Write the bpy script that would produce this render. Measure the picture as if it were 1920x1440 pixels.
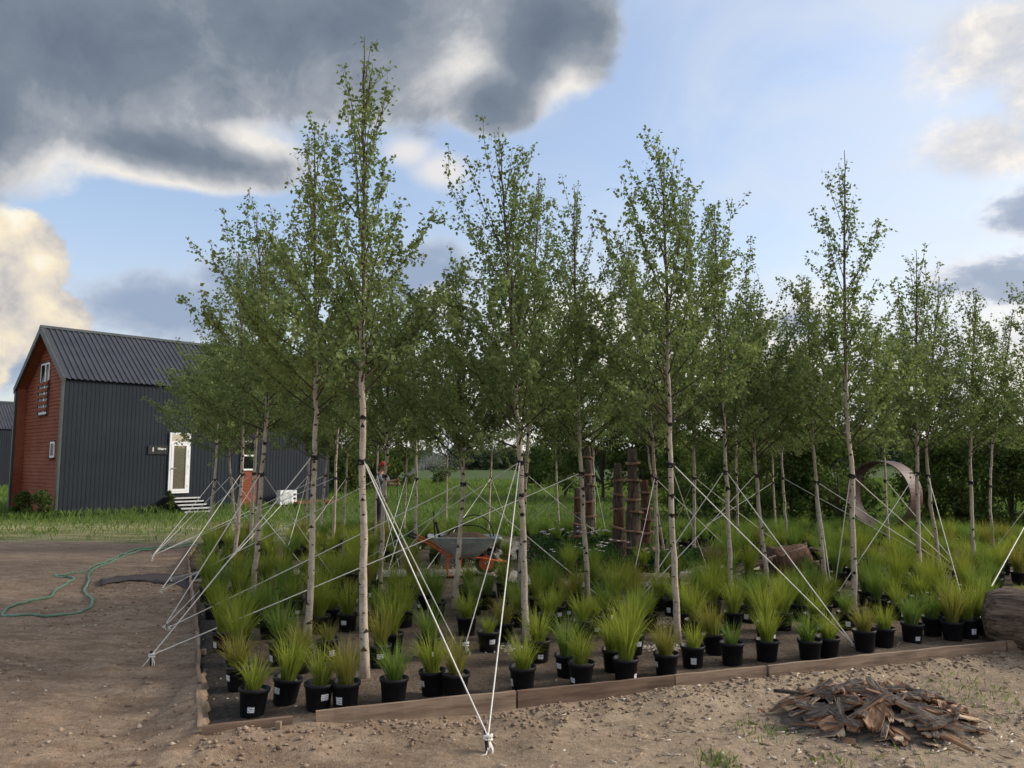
import bpy, bmesh, math, random
import numpy as np
from mathutils import Vector, Matrix, Euler

for o in list(bpy.data.objects):
    bpy.data.objects.remove(o)
SC = bpy.context.scene
COL = SC.collection
R = math.radians
rng = np.random.default_rng(7)
random.seed(7)

# ------------------------------------------------------------------ camera
CAM_H = 1.85
FPX = 1450.0
PITCH = math.atan(146.0 / FPX)
cam = bpy.data.cameras.new('camera')
cam.sensor_width = 36.0
cam.lens = FPX / 1920.0 * 36.0
cam.clip_start = 0.05
cam.clip_end = 3000.0
camo = bpy.data.objects.new('camera', cam)
COL.objects.link(camo)
camo.location = (0, 0, CAM_H)
camo.rotation_euler = (R(90) + PITCH, 0, 0)
SC.camera = camo

def ray(px, py):
    cx = (px - 960.0) / FPX
    cy = (720.0 - py) / FPX
    d = np.array([cx, math.cos(PITCH) - cy * math.sin(PITCH), math.sin(PITCH) + cy * math.cos(PITCH)])
    return d

def G(px, py, z=0.0):
    """point where the ray of a pixel meets the level z"""
    d = ray(px, py)
    t = (z - CAM_H) / d[2]
    return np.array([d[0] * t, d[1] * t, z])

def D(px, py, Y):
    """point of a pixel's ray at the depth Y"""
    d = ray(px, py)
    t = Y / d[1]
    return np.array([d[0] * t, Y, CAM_H + d[2] * t])

def azel(px, py):
    d = ray(px, py)
    d = d / np.linalg.norm(d)
    return math.degrees(math.atan2(d[0], d[1])), math.degrees(math.asin(d[2]))

# ------------------------------------------------------------------ light
SUN_AZ, SUN_EL = 80.0, 28.0        # degrees right of the view axis, above the horizon
sun = bpy.data.lights.new('sun', 'SUN')
sun.energy = 2.0
sun.angle = R(18)
sun.color = (1.0, 0.90, 0.76)
suno = bpy.data.objects.new('sun', sun)
COL.objects.link(suno)
sd = Vector((math.sin(R(SUN_AZ)) * math.cos(R(SUN_EL)), math.cos(R(SUN_AZ)) * math.cos(R(SUN_EL)), math.sin(R(SUN_EL))))
suno.rotation_euler = sd.to_track_quat('Z', 'Y').to_euler()

SC.view_settings.view_transform = 'Standard'
SC.view_settings.look = 'None'
SC.view_settings.exposure = 0.9
SC.view_settings.gamma = 1.0
SC.view_settings.use_curve_mapping = False
SC.cycles.max_bounces = 5
SC.cycles.diffuse_bounces = 4
SC.cycles.transparent_max_bounces = 4
SC.cycles.use_adaptive_sampling = True
SC.cycles.adaptive_threshold = 0.02

def srgb(r, g, b):
    f = lambda c: ((c / 255.0) / 12.92) if c / 255.0 <= 0.04045 else (((c / 255.0) + 0.055) / 1.055) ** 2.4
    return (f(r), f(g), f(b), 1.0)

# ------------------------------------------------------------------ world: clear sky plus banks of cloud by direction
world = bpy.data.worlds.new('World')
SC.world = world
world.use_nodes = True
wt = world.node_tree
wt.nodes.clear()

class NB:
    """tiny node expression builder"""
    def __init__(s, tree): s.t = tree
    def new(s, typ): return s.t.nodes.new(typ)
    def put(s, sock, v):
        if hasattr(v, 'is_output'): s.t.links.new(v, sock)
        else: sock.default_value = v
    def m(s, op, a, b=None, c=None, clamp=False):
        n = s.new('ShaderNodeMath'); n.operation = op; n.use_clamp = clamp
        for i, v in enumerate((a, b, c)):
            if v is not None: s.put(n.inputs[i], v)
        return n.outputs[0]
    def smooth(s, v, a, b, lo=0.0, hi=1.0):
        n = s.new('ShaderNodeMapRange'); n.interpolation_type = 'SMOOTHSTEP'
        s.put(n.inputs[0], v); s.put(n.inputs[1], a); s.put(n.inputs[2], b); s.put(n.inputs[3], lo); s.put(n.inputs[4], hi)
        return n.outputs[0]
    def mix(s, f, a, b, mode='MIX'):
        n = s.new('ShaderNodeMix'); n.data_type = 'RGBA'; n.blend_type = mode
        s.put(n.inputs[0], f); s.put(n.inputs[6], a); s.put(n.inputs[7], b)
        return n.outputs[2]
    def noise(s, vec, scale, detail=4.0, rough=0.55, dist=0.0, out=0):
        n = s.new('ShaderNodeTexNoise')
        if vec is not None: s.put(n.inputs['Vector'], vec)
        n.inputs['Scale'].default_value = scale; n.inputs['Detail'].default_value = detail
        n.inputs['Roughness'].default_value = rough; n.inputs['Distortion'].default_value = dist
        return n.outputs[out]
    def vmul(s, vec, k):
        n = s.new('ShaderNodeVectorMath'); n.operation = 'MULTIPLY'
        s.put(n.inputs[0], vec); n.inputs[1].default_value = k
        return n.outputs[0]
    def ramp(s, v, stops):
        n = s.new('ShaderNodeValToRGB'); cr = n.color_ramp
        while len(cr.elements) < len(stops): cr.elements.new(0.5)
        for e, (p, c) in zip(cr.elements, stops):
            e.position = p; e.color = c
        s.put(n.inputs[0], v)
        return n.outputs[0]

W = NB(wt)
tc = W.new('ShaderNodeTexCoord')
dirv = tc.outputs['Generated']
sx = W.new('ShaderNodeSeparateXYZ'); wt.links.new(dirv, sx.inputs[0])
az = W.m('MULTIPLY', W.m('ARCTAN2', sx.outputs[0], sx.outputs[1]), 180 / math.pi)
el = W.m('MULTIPLY', W.m('ARCSINE', sx.outputs[2]), 180 / math.pi)
sky = W.new('ShaderNodeTexSky'); sky.sky_type = 'NISHITA'; sky.sun_disc = False
sky.sun_elevation = R(SUN_EL); sky.sun_rotation = R(SUN_AZ)
sky.air_density = 1.0; sky.dust_density = 2.2; sky.ozone_density = 1.5
clear = W.vmul(sky.outputs[0], (0.125, 0.125, 0.125))
EXP = 2.0 ** -SC.view_settings.exposure
def cc(r, g, b):
    c = srgb(r, g, b)
    return (c[0] * EXP, c[1] * EXP, c[2] * EXP, 1.0)
nz_l = W.noise(dirv, 5.0, 6.0, 0.58, 0.4)
nz_m = W.noise(dirv, 13.0, 6.0, 0.6, 0.3)
nz_f = W.noise(W.vmul(dirv, (1.0, 1.0, 2.2)), 26.0, 5.0, 0.62, 0.2)
nsum = W.m('ADD', W.m('MULTIPLY', W.m('SUBTRACT', nz_l, 0.5), 0.9), W.m('ADD', W.m('MULTIPLY', W.m('SUBTRACT', nz_m, 0.5), 0.75), W.m('MULTIPLY', W.m('SUBTRACT', nz_f, 0.5), 0.35)))

def blob(px, py, rx, ry):
    a0, e0 = azel(px, py)
    ax = abs(azel(px + rx, py)[0] - azel(px - rx, py)[0]) / 2
    ey = abs(azel(px, py + ry)[1] - azel(px, py - ry)[1]) / 2
    u = W.m('DIVIDE', W.m('SUBTRACT', az, a0), ax)
    v = W.m('DIVIDE', W.m('SUBTRACT', el, e0), ey)
    return W.m('SUBTRACT', 1.0, W.m('SQRT', W.m('ADD', W.m('MULTIPLY', u, u), W.m('MULTIPLY', v, v))))

def bank(blobs):
    f = None
    for b in blobs:
        v = blob(*b)
        f = v if f is None else W.m('SMOOTH_MAX', f, v, 0.25)
    return f

col = W.mix(0.30, clear, cc(200, 214, 238))
# thin veil that whitens the sky towards the light and the horizon
veil = W.m('MULTIPLY', W.smooth(az, -20.0, 40.0), W.smooth(W.noise(W.vmul(dirv, (1.0, 1.0, 2.0)), 3.0, 4.0, 0.55, 1.2), 0.30, 0.75))
col = W.mix(W.m('MULTIPLY', veil, 0.75), col, cc(226, 232, 240))
hz = W.m('MULTIPLY', W.smooth(el, 19.0, 2.0), W.smooth(az, -35.0, 12.0, 0.55, 1.0))
col = W.mix(W.m('MULTIPLY', hz, 0.8), col, cc(240, 238, 234))
# broken cloud over the rest of the sky, beyond the banks described below
far_m = W.m('MAXIMUM', W.smooth(W.m('ABSOLUTE', az), 36.0, 50.0), W.smooth(el, 33.0, 44.0))
gen = W.smooth(W.m('ADD', W.noise(dirv, 2.6, 6.0, 0.58, 0.5), W.m('MULTIPLY', nsum, 0.25)), 0.44, 0.60)
gcol = W.mix(W.smooth(nz_m, 0.35, 0.65), cc(188, 192, 200), cc(246, 240, 230))
col = W.mix(W.m('MULTIPLY', W.m('MULTIPLY', gen, far_m), 0.9), col, gcol)
# low bright cloud behind the birches
fF = W.m('ADD', bank([(1250, 700, 560, 190), (800, 760, 360, 130), (1800, 700, 420, 150)]), nsum)
cF = W.mix(W.smooth(nz_m, 0.34, 0.58), cc(206, 214, 230), cc(253, 248, 240))
col = W.mix(W.m('MULTIPLY', W.smooth(fF, -0.05, 0.55), 0.9), col, cF)
# blue grey bank over the house roof
fC = W.m('ADD', bank([(300, 575, 260, 85), (60, 660, 220, 90), (470, 520, 150, 60), (800, 520, 120, 80)]), nsum)
cC = W.mix(W.smooth(fC, 0.05, 0.6), cc(196, 206, 222), cc(150, 167, 194))
col = W.mix(W.m('MULTIPLY', W.smooth(fC, -0.05, 0.35), 0.9), col, cC)
# sunlit cumulus beside the gable
fB = W.m('ADD', bank([(40, 500, 120, 120), (105, 610, 90, 90), (-60, 560, 160, 200), (160, 660, 60, 40)]), W.m('MULTIPLY', nsum, 0.75))
nz_b = W.noise(dirv, 20.0, 7.0, 0.56, 0.15)
cB = W.ramp(W.m('ADD', nz_b, W.m('MULTIPLY', W.m('SUBTRACT', nz_l, 0.5), 0.5)), [(0.28, cc(186, 184, 188)), (0.42, cc(222, 214, 204)), (0.55, cc(247, 234, 208)), (0.68, cc(255, 249, 232))])
col = W.mix(W.smooth(fB, 0.04, 0.20), col, cB)
# small puffs right of the tallest crown
fS = W.m('ADD', bank([(830, 320, 75, 45), (760, 285, 70, 40), (825, 560, 60, 40)]), W.m('MULTIPLY', nsum, 0.9))
col = W.mix(W.m('MULTIPLY', W.smooth(fS, -0.1, 0.9), 0.9), col, cc(238, 234, 232))
# torn cloud on the right, pale then grey
fD = W.m('ADD', bank([(1890, 80, 215, 140), (1850, 270, 180, 85), (1960, 180, 150, 160)]), W.m('MULTIPLY', nsum, 1.25))
cD = W.ramp(W.m('ADD', nz_m, W.m('MULTIPLY', W.m('SUBTRACT', nz_f, 0.5), 0.5)), [(0.3, cc(198, 203, 214)), (0.48, cc(226, 224, 224)), (0.66, cc(255, 248, 238))])
col = W.mix(W.m('MULTIPLY', W.smooth(fD, -0.05, 0.7), 0.92), col, cD)
fE = W.m('ADD', bank([(1880, 520, 190, 62), (1930, 400, 110, 55), (1500, 610, 90, 40)]), W.m('MULTIPLY', nsum, 1.35))
cE = W.ramp(W.m('ADD', fE, W.m('MULTIPLY', W.m('SUBTRACT', nz_f, 0.5), 1.2)), [(0.0, cc(250, 243, 234)), (0.22, cc(222, 220, 222)), (0.45, cc(176, 186, 204)), (0.8, cc(158, 170, 192))])
col = W.mix(W.m('MULTIPLY', W.smooth(fE, -0.12, 0.55), 0.9), col, cE)
# the great dark bank
fA = W.m('ADD', bank([(150, 90, 560, 240), (640, 70, 420, 205), (1010, 60, 175, 150), (330, 285, 330, 85), (-150, 200, 420, 190), (920, 185, 120, 80)]), W.m('MULTIPLY', nsum, 0.50))
lit = W.m('MAXIMUM', W.m('MAXIMUM', blob(1065, 165, 85, 120), W.m('MULTIPLY', blob(230, 350, 400, 75), .6)), W.m('MAXIMUM', W.m('MULTIPLY', blob(470, 265, 120, 50), .8), W.m('MULTIPLY', blob(860, 110, 200, 130), .55)))
lit = W.m('MAXIMUM', lit, 0.0)
dA = W.m('ADD', W.m('MULTIPLY', fA, 0.75), W.m('MULTIPLY', W.m('SUBTRACT', nz_l, 0.5), 0.8))
dA = W.m('ADD', W.m('SUBTRACT', W.m('ADD', dA, .12), W.m('MULTIPLY', lit, W.m('ADD', 0.45, W.m('MULTIPLY', W.m('SUBTRACT', nz_m, 0.4), 1.6)))), W.m('MULTIPLY', W.m('SUBTRACT', nz_m, 0.5), 0.55))
cA = W.ramp(dA, [(0.0, cc(240, 236, 230)), (0.14, cc(208, 208, 210)), (0.32, cc(158, 165, 175)), (0.55, cc(126, 137, 152)), (0.9, cc(108, 121, 138))])
col = W.mix(W.smooth(fA, -0.02, 0.26), col, cA)
bg = W.new('ShaderNodeBackground'); wt.links.new(col, bg.inputs[0]); bg.inputs[1].default_value = 1.0
wo = W.new('ShaderNodeOutputWorld'); wt.links.new(bg.outputs[0], wo.inputs[0])
world.cycles.sampling_method = 'MANUAL'
world.cycles.sample_map_resolution = 512

# ------------------------------------------------------------------ mesh helpers
def vnoise(x, y, seed=0):
    xi = np.floor(x).astype(np.int64); yi = np.floor(y).astype(np.int64)
    xf = x - xi; yf = y - yi
    def h(a, b):
        n = (a * 374761393 + b * 668265263 + seed * 974634779) & 0xffffffff
        n = ((n ^ (n >> 13)) * 1274126177) & 0xffffffff
        return ((n ^ (n >> 16)) & 0xffff) / 65535.0
    u = xf * xf * (3 - 2 * xf); v = yf * yf * (3 - 2 * yf)
    return (h(xi, yi) * (1 - u) + h(xi + 1, yi) * u) * (1 - v) + (h(xi, yi + 1) * (1 - u) + h(xi + 1, yi + 1) * u) * v

def fbm(x, y, oct=4, seed=0):
    s = 0; a = 0.5; t = 0
    for i in range(oct):
        s = s + a * vnoise(x, y, seed + i * 17); t += a
        x = x * 2.03 + 3.1; y = y * 2.03 + 1.7; a *= 0.5
    return s / t

class MB:
    """collects verts and faces for one mesh"""
    def __init__(s): s.v = []; s.f = []; s.n = 0; s.mi = []; s.attr = []
    def add(s, verts, faces, mi=0, attr=0.0):
        verts = np.asarray(verts, dtype=float)
        s.v.append(verts)
        for f in faces:
            s.f.append([i + s.n for i in f]); s.mi.append(mi)
        s.attr.append(np.broadcast_to(np.asarray(attr, dtype=float), (len(verts),)))
        s.n += len(verts)
        return s
    def box(s, x0, x1, y0, y1, z0, z1, mi=0, attr=0.0):
        v = [(x0,y0,z0),(x1,y0,z0),(x1,y1,z0),(x0,y1,z0),(x0,y0,z1),(x1,y0,z1),(x1,y1,z1),(x0,y1,z1)]
        return s.add(v, [(0,3,2,1),(4,5,6,7),(0,1,5,4),(1,2,6,5),(2,3,7,6),(3,0,4,7)], mi, attr)
    def tube(s, pts, rad, n=6, mi=0, attr=0.0, cap=True):
        pts = np.asarray(pts, dtype=float); k = len(pts)
        rad = np.broadcast_to(np.asarray(rad, dtype=float), (k,))
        tg = np.gradient(pts, axis=0)
        tg /= (np.linalg.norm(tg, axis=1)[:, None] + 1e-9)
        m = tg.mean(0)
        ref = np.array([1.0, 0, 0]) if abs(m[0]) < 0.75 * np.linalg.norm(m) + 1e-9 else np.array([0, 1.0, 0])
        u = np.cross(tg, ref); u /= (np.linalg.norm(u, axis=1)[:, None] + 1e-9)
        w = np.cross(tg, u)
        a = np.arange(n) * 2 * math.pi / n
        ring = pts[:, None, :] + rad[:, None, None] * (np.cos(a)[None, :, None] * u[:, None, :] + np.sin(a)[None, :, None] * w[:, None, :])
        faces = []
        for i in range(k - 1):
            for j in range(n):
                j2 = (j + 1) % n
                faces.append((i*n+j, i*n+j2, (i+1)*n+j2, (i+1)*n+j))
        if cap:
            faces.append(tuple(range(n - 1, -1, -1)))
            faces.append(tuple((k-1)*n + j for j in range(n)))
        at = np.repeat(np.broadcast_to(np.asarray(attr, dtype=float), (k,)), n)
        return s.add(ring.reshape(-1, 3), faces, mi, at)
    def lathe(s, prof, n=16, mi=0, center=(0, 0, 0)):
        c = np.asarray(center); v = []; a = np.arange(n) * 2 * math.pi / n
        for r, z in prof:
            v += [(c[0] + r*math.cos(t), c[1] + r*math.sin(t), c[2] + z) for t in a]
        faces = []
        for i in range(len(prof) - 1):
            for j in range(n):
                j2 = (j + 1) % n
                faces.append((i*n+j, i*n+j2, (i+1)*n+j2, (i+1)*n+j))
        if prof[0][0] > 1e-5: faces.append(tuple(range(n - 1, -1, -1)))
        if prof[-1][0] > 1e-5: faces.append(tuple((len(prof)-1)*n + j for j in range(n)))
        return s.add(v, faces, mi)
    def mesh(s, name, mats, smooth=False, attr=None):
        me = bpy.data.meshes.new(name)
        v = np.concatenate(s.v) if s.v else np.zeros((0, 3))
        me.from_pydata(v.tolist(), [], s.f)
        for m in (mats if isinstance(mats, (list, tuple)) else [mats]): me.materials.append(m)
        if any(s.mi): me.polygons.foreach_set('material_index', np.array(s.mi, dtype=np.int32))
        if smooth: me.polygons.foreach_set('use_smooth', np.ones(len(s.f), dtype=bool))
        if attr:
            a = me.attributes.new(attr, 'FLOAT', 'POINT')
            a.data.foreach_set('value', np.concatenate(s.attr).astype(np.float32))
        me.update()
        return me
    def obj(s, name, mats, parent=None, smooth=False, attr=None, kind=None):
        return link(name, s.mesh(name, mats, smooth, attr), parent, kind)

def fast_mesh(name, verts, faces, mats, attrs=None, smooth=False):
    """verts (N,3), faces (M,k) all of one size"""
    me = bpy.data.meshes.new(name)
    faces = np.asarray(faces, dtype=np.int32); k = faces.shape[1]
    me.vertices.add(len(verts)); me.vertices.foreach_set('co', np.asarray(verts, dtype=np.float32).ravel())
    me.loops.add(faces.size); me.loops.foreach_set('vertex_index', faces.ravel())
    me.polygons.add(len(faces))
    me.polygons.foreach_set('loop_start', np.arange(0, faces.size, k, dtype=np.int32))
    me.polygons.foreach_set('loop_total', np.full(len(faces), k, dtype=np.int32))
    if smooth: me.polygons.foreach_set('use_smooth', np.ones(len(faces), dtype=bool))
    for m in (mats if isinstance(mats, (list, tuple)) else [mats]): me.materials.append(m)
    for nm, val in (attrs or {}).items():
        a = me.attributes.new(nm, 'FLOAT', 'POINT'); a.data.foreach_set('value', np.asarray(val, dtype=np.float32))
    me.update(calc_edges=True)
    return me

def link(name, data, parent=None, kind=None, loc=None, rot=None, scale=None):
    o = bpy.data.objects.new(name, data); COL.objects.link(o)
    if parent is not None: o.parent = parent
    if kind: o['kind'] = kind
    if loc is not None: o.location = tuple(loc)
    if rot is not None: o.rotation_euler = rot
    if scale is not None: o.scale = scale if hasattr(scale, '__len__') else (scale,) * 3
    return o

def tag(o, label, cat, group=None):
    o['label'] = label; o['category'] = cat
    if group: o['group'] = group
    return o

def thing(name, label, cat, loc=(0, 0, 0), rotz=0.0, group=None):
    o = link(name, None, loc=loc, rot=(0, 0, rotz)); o.empty_display_size = 0.1
    return tag(o, label, cat, group)

def struct(o):
    o['kind'] = 'structure'; return o

# ------------------------------------------------------------------ materials
def mat(name, build, rough=0.85, spec=0.3):
    m = bpy.data.materials.new(name); m.use_nodes = True
    t = m.node_tree; b = t.nodes['Principled BSDF']
    b.inputs['Roughness'].default_value = rough; b.inputs['Specular IOR Level'].default_value = spec
    n = NB(t)
    build(n, b, t)
    return m

def objco(n): return n.new('ShaderNodeTexCoord').outputs['Object']
def geoco(n): return n.new('ShaderNodeNewGeometry').outputs['Position']
def attrv(n, name):
    a = n.new('ShaderNodeAttribute'); a.attribute_name = name; return a.outputs['Fac']
def bump(n, b, h, strength=0.4, dist=0.02):
    k = n.new('ShaderNodeBump'); k.inputs['Strength'].default_value = strength; k.inputs['Distance'].default_value = dist
    n.put(k.inputs['Height'], h); n.t.links.new(k.outputs[0], b.inputs['Normal'])

def mottled(name, c1, c2, scale=6.0, rough=0.85, spec=0.3, bmp=0.3, dist=0.01, detail=5.0, metal=0.0, vec_k=None):
    def f(n, b, t):
        v = objco(n)
        if vec_k: v = n.vmul(v, vec_k)
        z = n.noise(v, scale, detail, 0.62)
        n.put(b.inputs['Base Color'], n.mix(n.smooth(z, 0.3, 0.7), c1, c2))
        b.inputs['Metallic'].default_value = metal
        if bmp: bump(n, b, z, bmp, dist)
    return mat(name, f, rough, spec)

def rgb(r, g, b): return (r, g, b, 1.0)

def f_ground(n, b, t):
    p = geoco(n)
    big = n.noise(p, 0.35, 4.0, 0.55); mid = n.noise(n.vmul(p, (1.0, 2.6, 1.0)), 2.2, 6.0, 0.62); fine = n.noise(p, 22.0, 6.0, 0.68); grit = n.noise(p, 90.0, 3.0, 0.6)
    dirt = n.mix(n.smooth(mid, 0.32, 0.68), rgb(0.27, 0.185, 0.125), rgb(0.46, 0.345, 0.245))
    dirt = n.mix(n.m('MULTIPLY', n.smooth(attrv(n, 'sand'), 0.0, 1.0), 0.75), dirt, rgb(0.50, 0.40, 0.285))
    dirt = n.mix(n.m('MULTIPLY', n.smooth(fine, 0.40, 0.62), 0.55), n.mix(0.5, dirt, rgb(0.10, 0.070, 0.048)), dirt)
    dirt = n.mix(n.m('MULTIPLY', n.smooth(grit, 0.60, 0.72), 0.4), dirt, rgb(0.50, 0.43, 0.34))
    dark = n.mix(n.smooth(fine, 0.35, 0.65), rgb(0.055, 0.042, 0.032), rgb(0.13, 0.10, 0.075))
    dirt = n.mix(attrv(n, 'moist'), dirt, dark)
    gr = n.mix(n.smooth(mid, 0.35, 0.65), rgb(0.035, 0.062, 0.016), rgb(0.085, 0.12, 0.036))
    dry = n.mix(n.smooth(n.noise(n.vmul(p, (0.5, 2.2, 1.0)), 1.2, 5.0, 0.6), 0.38, 0.62), rgb(0.17, 0.18, 0.075), rgb(0.44, 0.38, 0.23))
    gr = n.mix(attrv(n, 'dry'), gr, dry)
    g = attrv(n, 'grass')
    gm = n.smooth(n.m('ADD', g, n.m('MULTIPLY', n.m('SUBTRACT', n.noise(p, 1.6, 6.0, 0.65), 0.5), 0.9)), 0.35, 0.65)
    n.put(b.inputs['Base Color'], n.mix(gm, dirt, gr))
    bump(n, b, n.m('ADD', fine, n.m('MULTIPLY', grit, 0.5)), 0.7, 0.025)
M_ground = mat('ground_earth', f_ground, 0.95, 0.15)

def f_soil(n, b, t):
    p = geoco(n)
    mid = n.noise(p, 2.5, 6.0, 0.62); fine = n.noise(p, 26.0, 6.0, 0.68)
    c = n.mix(n.smooth(mid, 0.33, 0.67), rgb(0.135, 0.100, 0.074), rgb(0.255, 0.195, 0.145))
    c = n.mix(n.m('MULTIPLY', n.smooth(fine, 0.38, 0.62), 0.6), n.mix(0.55, c, rgb(0.035, 0.026, 0.02)), c)
    c = n.mix(attrv(n, 'moist'), c, n.mix(n.smooth(fine, 0.35, 0.65), rgb(0.028, 0.024, 0.021), rgb(0.07, 0.06, 0.052)))
    n.put(b.inputs['Base Color'], c)
    bump(n, b, fine, 0.8, 0.03)
M_soil = mat('bed_soil', f_soil, 0.95, 0.15)

def leaf_mat(name, c_dark, c_light, trans=0.35, attr='rnd'):
    m = bpy.data.materials.new(name); m.use_nodes = True
    t = m.node_tree; n = NB(t)
    t.nodes.remove(t.nodes['Principled BSDF']); out = t.nodes['Material Output']
    b = n.new('ShaderNodeBsdfDiffuse')
    c = n.mix(attrv(n, attr), c_dark, c_light)
    n.put(b.inputs[0], c)
    tr = n.new('ShaderNodeBsdfTranslucent')
    n.put(tr.inputs[0], n.mix(0.5, c, n.mix(1.0, c, rgb(1.3, 1.35, 0.5), 'MULTIPLY')))
    mx = n.new('ShaderNodeMixShader'); mx.inputs[0].default_value = trans
    t.links.new(b.outputs[0], mx.inputs[1]); t.links.new(tr.outputs[0], mx.inputs[2]); t.links.new(mx.outputs[0], out.inputs[0])
    return m
M_leaf = leaf_mat('birch_leaf', rgb(0.114, 0.155, 0.066), rgb(0.245, 0.308, 0.135), 0.36)
M_leaf_y = leaf_mat('birch_leaf_young', rgb(0.138, 0.172, 0.062), rgb(0.280, 0.330, 0.128), 0.38)
M_bushleaf = leaf_mat('shrub_leaf', rgb(0.040, 0.062, 0.022), rgb(0.115, 0.160, 0.050), 0.4)
M_hazedleaf = leaf_mat('far_leaf_hazed', rgb(0.045, 0.068, 0.042), rgb(0.100, 0.130, 0.080), 0.3)  # distance haze put into the leaf colour as a bluish grey tone
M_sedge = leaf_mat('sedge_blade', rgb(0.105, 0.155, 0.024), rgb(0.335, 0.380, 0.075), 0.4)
M_meadow = leaf_mat('meadow_blade', rgb(0.070, 0.122, 0.030), rgb(0.205, 0.285, 0.085), 0.38)
M_dryblade = leaf_mat('straw_blade', rgb(0.17, 0.19, 0.075), rgb(0.46, 0.40, 0.22), 0.3)
M_flowerleaf = leaf_mat('perennial_leaf', rgb(0.022, 0.055, 0.026), rgb(0.070, 0.130, 0.045), 0.3)
M_petal = mottled('petal', rgb(0.72, 0.62, 0.66), rgb(0.85, 0.80, 0.80), 40, 0.7, bmp=0)

def f_birch(n, b, t):
    p = objco(n); up = attrv(n, 'up')
    base = n.mix(n.smooth(n.noise(n.vmul(p, (1, 1, 0.35)), 26.0, 5.0, 0.6), 0.35, 0.68), rgb(0.52, 0.455, 0.375), rgb(0.36, 0.295, 0.225))
    base = n.mix(n.smooth(n.noise(n.vmul(p, (1, 1, 7.0)), 14.0, 4.0, 0.7), 0.56, 0.66), base, rgb(0.24, 0.185, 0.14))
    wv = n.new('ShaderNodeVectorMath'); wv.operation = 'MULTIPLY_ADD'
    n.put(wv.inputs[0], n.noise(p, 30.0, 3.0, 0.6, out=1)); wv.inputs[1].default_value = (.045, .045, .05); n.put(wv.inputs[2], p)
    v = n.new('ShaderNodeTexVoronoi'); n.put(v.inputs['Vector'], n.vmul(wv.outputs[0], (0.62, 0.62, 1.25))); v.inputs['Scale'].default_value = 10.5
    sc_ = n.new('ShaderNodeSeparateColor'); t.links.new(v.outputs['Color'], sc_.inputs[0])
    thr = n.m('MULTIPLY', n.m('SUBTRACT', sc_.outputs[0], 0.25), 0.46)
    scar = n.smooth(n.m('SUBTRACT', v.outputs['Distance'], thr), -0.05, 0.03, 1.0, 0.0)
    v2 = n.new('ShaderNodeTexVoronoi'); n.put(v2.inputs['Vector'], n.vmul(wv.outputs[0], (0.45, 0.45, 2.2))); v2.inputs['Scale'].default_value = 26.0
    sc2 = n.new('ShaderNodeSeparateColor'); t.links.new(v2.outputs['Color'], sc2.inputs[0])
    dash = n.smooth(n.m('SUBTRACT', v2.outputs['Distance'], n.m('MULTIPLY', n.m('SUBTRACT', sc2.outputs[0], 0.45), 0.5)), -0.05, 0.03, 0.75, 0.0)
    base = n.mix(dash, base, rgb(0.06, 0.048, 0.04))
    base = n.mix(scar, base, rgb(0.016, 0.013, 0.011))
    brown = n.mix(n.noise(n.vmul(p, (1, 1, 3.0)), 20.0, 4.0, 0.6), rgb(0.050, 0.034, 0.026), rgb(0.15, 0.095, 0.07))
    n.put(b.inputs['Base Color'], n.mix(n.smooth(n.m('ADD', up, n.m('MULTIPLY', n.m('SUBTRACT', n.noise(p, 6.0, 3.0), 0.5), 0.35)), 0.30, 0.55), base, brown))
    bump(n, b, n.m('ADD', n.noise(n.vmul(p, (1, 1, 5)), 30.0, 4.0, 0.6), n.m('MULTIPLY', scar, 0.8)), 0.35, 0.006)
M_birch = mat('birch_bark', f_birch, 0.75, 0.25)
M_scar = mottled('bark_scar', rgb(0.012, 0.010, 0.009), rgb(0.045, 0.035, 0.028), 60, 0.9)
M_twig = mottled('birch_twig', rgb(0.030, 0.021, 0.017), rgb(0.085, 0.055, 0.042), 30, 0.8)
M_trunk = mottled('dark_trunk', rgb(0.035, 0.028, 0.022), rgb(0.10, 0.08, 0.06), 14, 0.9, vec_k=(1, 1, 0.3))
M_rope = mottled('white_rope', rgb(0.66, 0.64, 0.58), rgb(0.82, 0.80, 0.75), 60, 0.8, bmp=0.3)
M_strap = mottled('black_strap', rgb(0.012, 0.012, 0.013), rgb(0.03, 0.03, 0.03), 30, 0.7)
M_pot = mottled('black_plastic', rgb(0.0055, 0.0065, 0.009), rgb(0.013, 0.0145, 0.018), 9, 0.55, 0.28, bmp=0.05)
M_potsoil = mottled('pot_soil', rgb(0.05, 0.036, 0.024), rgb(0.18, 0.13, 0.08), 40, 0.95)
M_crack = mottled('board_wood', rgb(0.17, 0.118, 0.082), rgb(0.33, 0.245, 0.178), 3.5, 0.9, bmp=0.5, vec_k=(0.6, 6, 6))
M_board2 = mottled('board_wood_damp', rgb(0.11, 0.070, 0.048), rgb(0.22, 0.150, 0.108), 3.5, 0.85, bmp=0.35, vec_k=(0.6, 6, 6))
M_gravel = mottled('gravel', rgb(0.36, 0.31, 0.26), rgb(0.66, 0.60, 0.52), 45, 0.9, bmp=0.8, dist=0.03)
def f_peb(n, b, t):
    n.put(b.inputs['Base Color'], n.ramp(attrv(n, 'rnd'), [(0.0, rgb(0.20, 0.14, 0.10)), (0.5, rgb(0.34, 0.26, 0.19)), (0.8, rgb(0.45, 0.37, 0.29)), (1.0, rgb(0.66, 0.60, 0.52))]))
M_pebble = mat('pebble', f_peb, 0.9)
def f_wpeb(n, b, t):
    n.put(b.inputs['Base Color'], n.ramp(attrv(n, 'rnd'), [(0.0, rgb(0.25, 0.21, 0.17)), (0.5, rgb(0.42, 0.36, 0.30)), (1.0, rgb(0.66, 0.61, 0.54))]))
M_wpebble = mat('pale_pebble', f_wpeb, 0.9)
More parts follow.
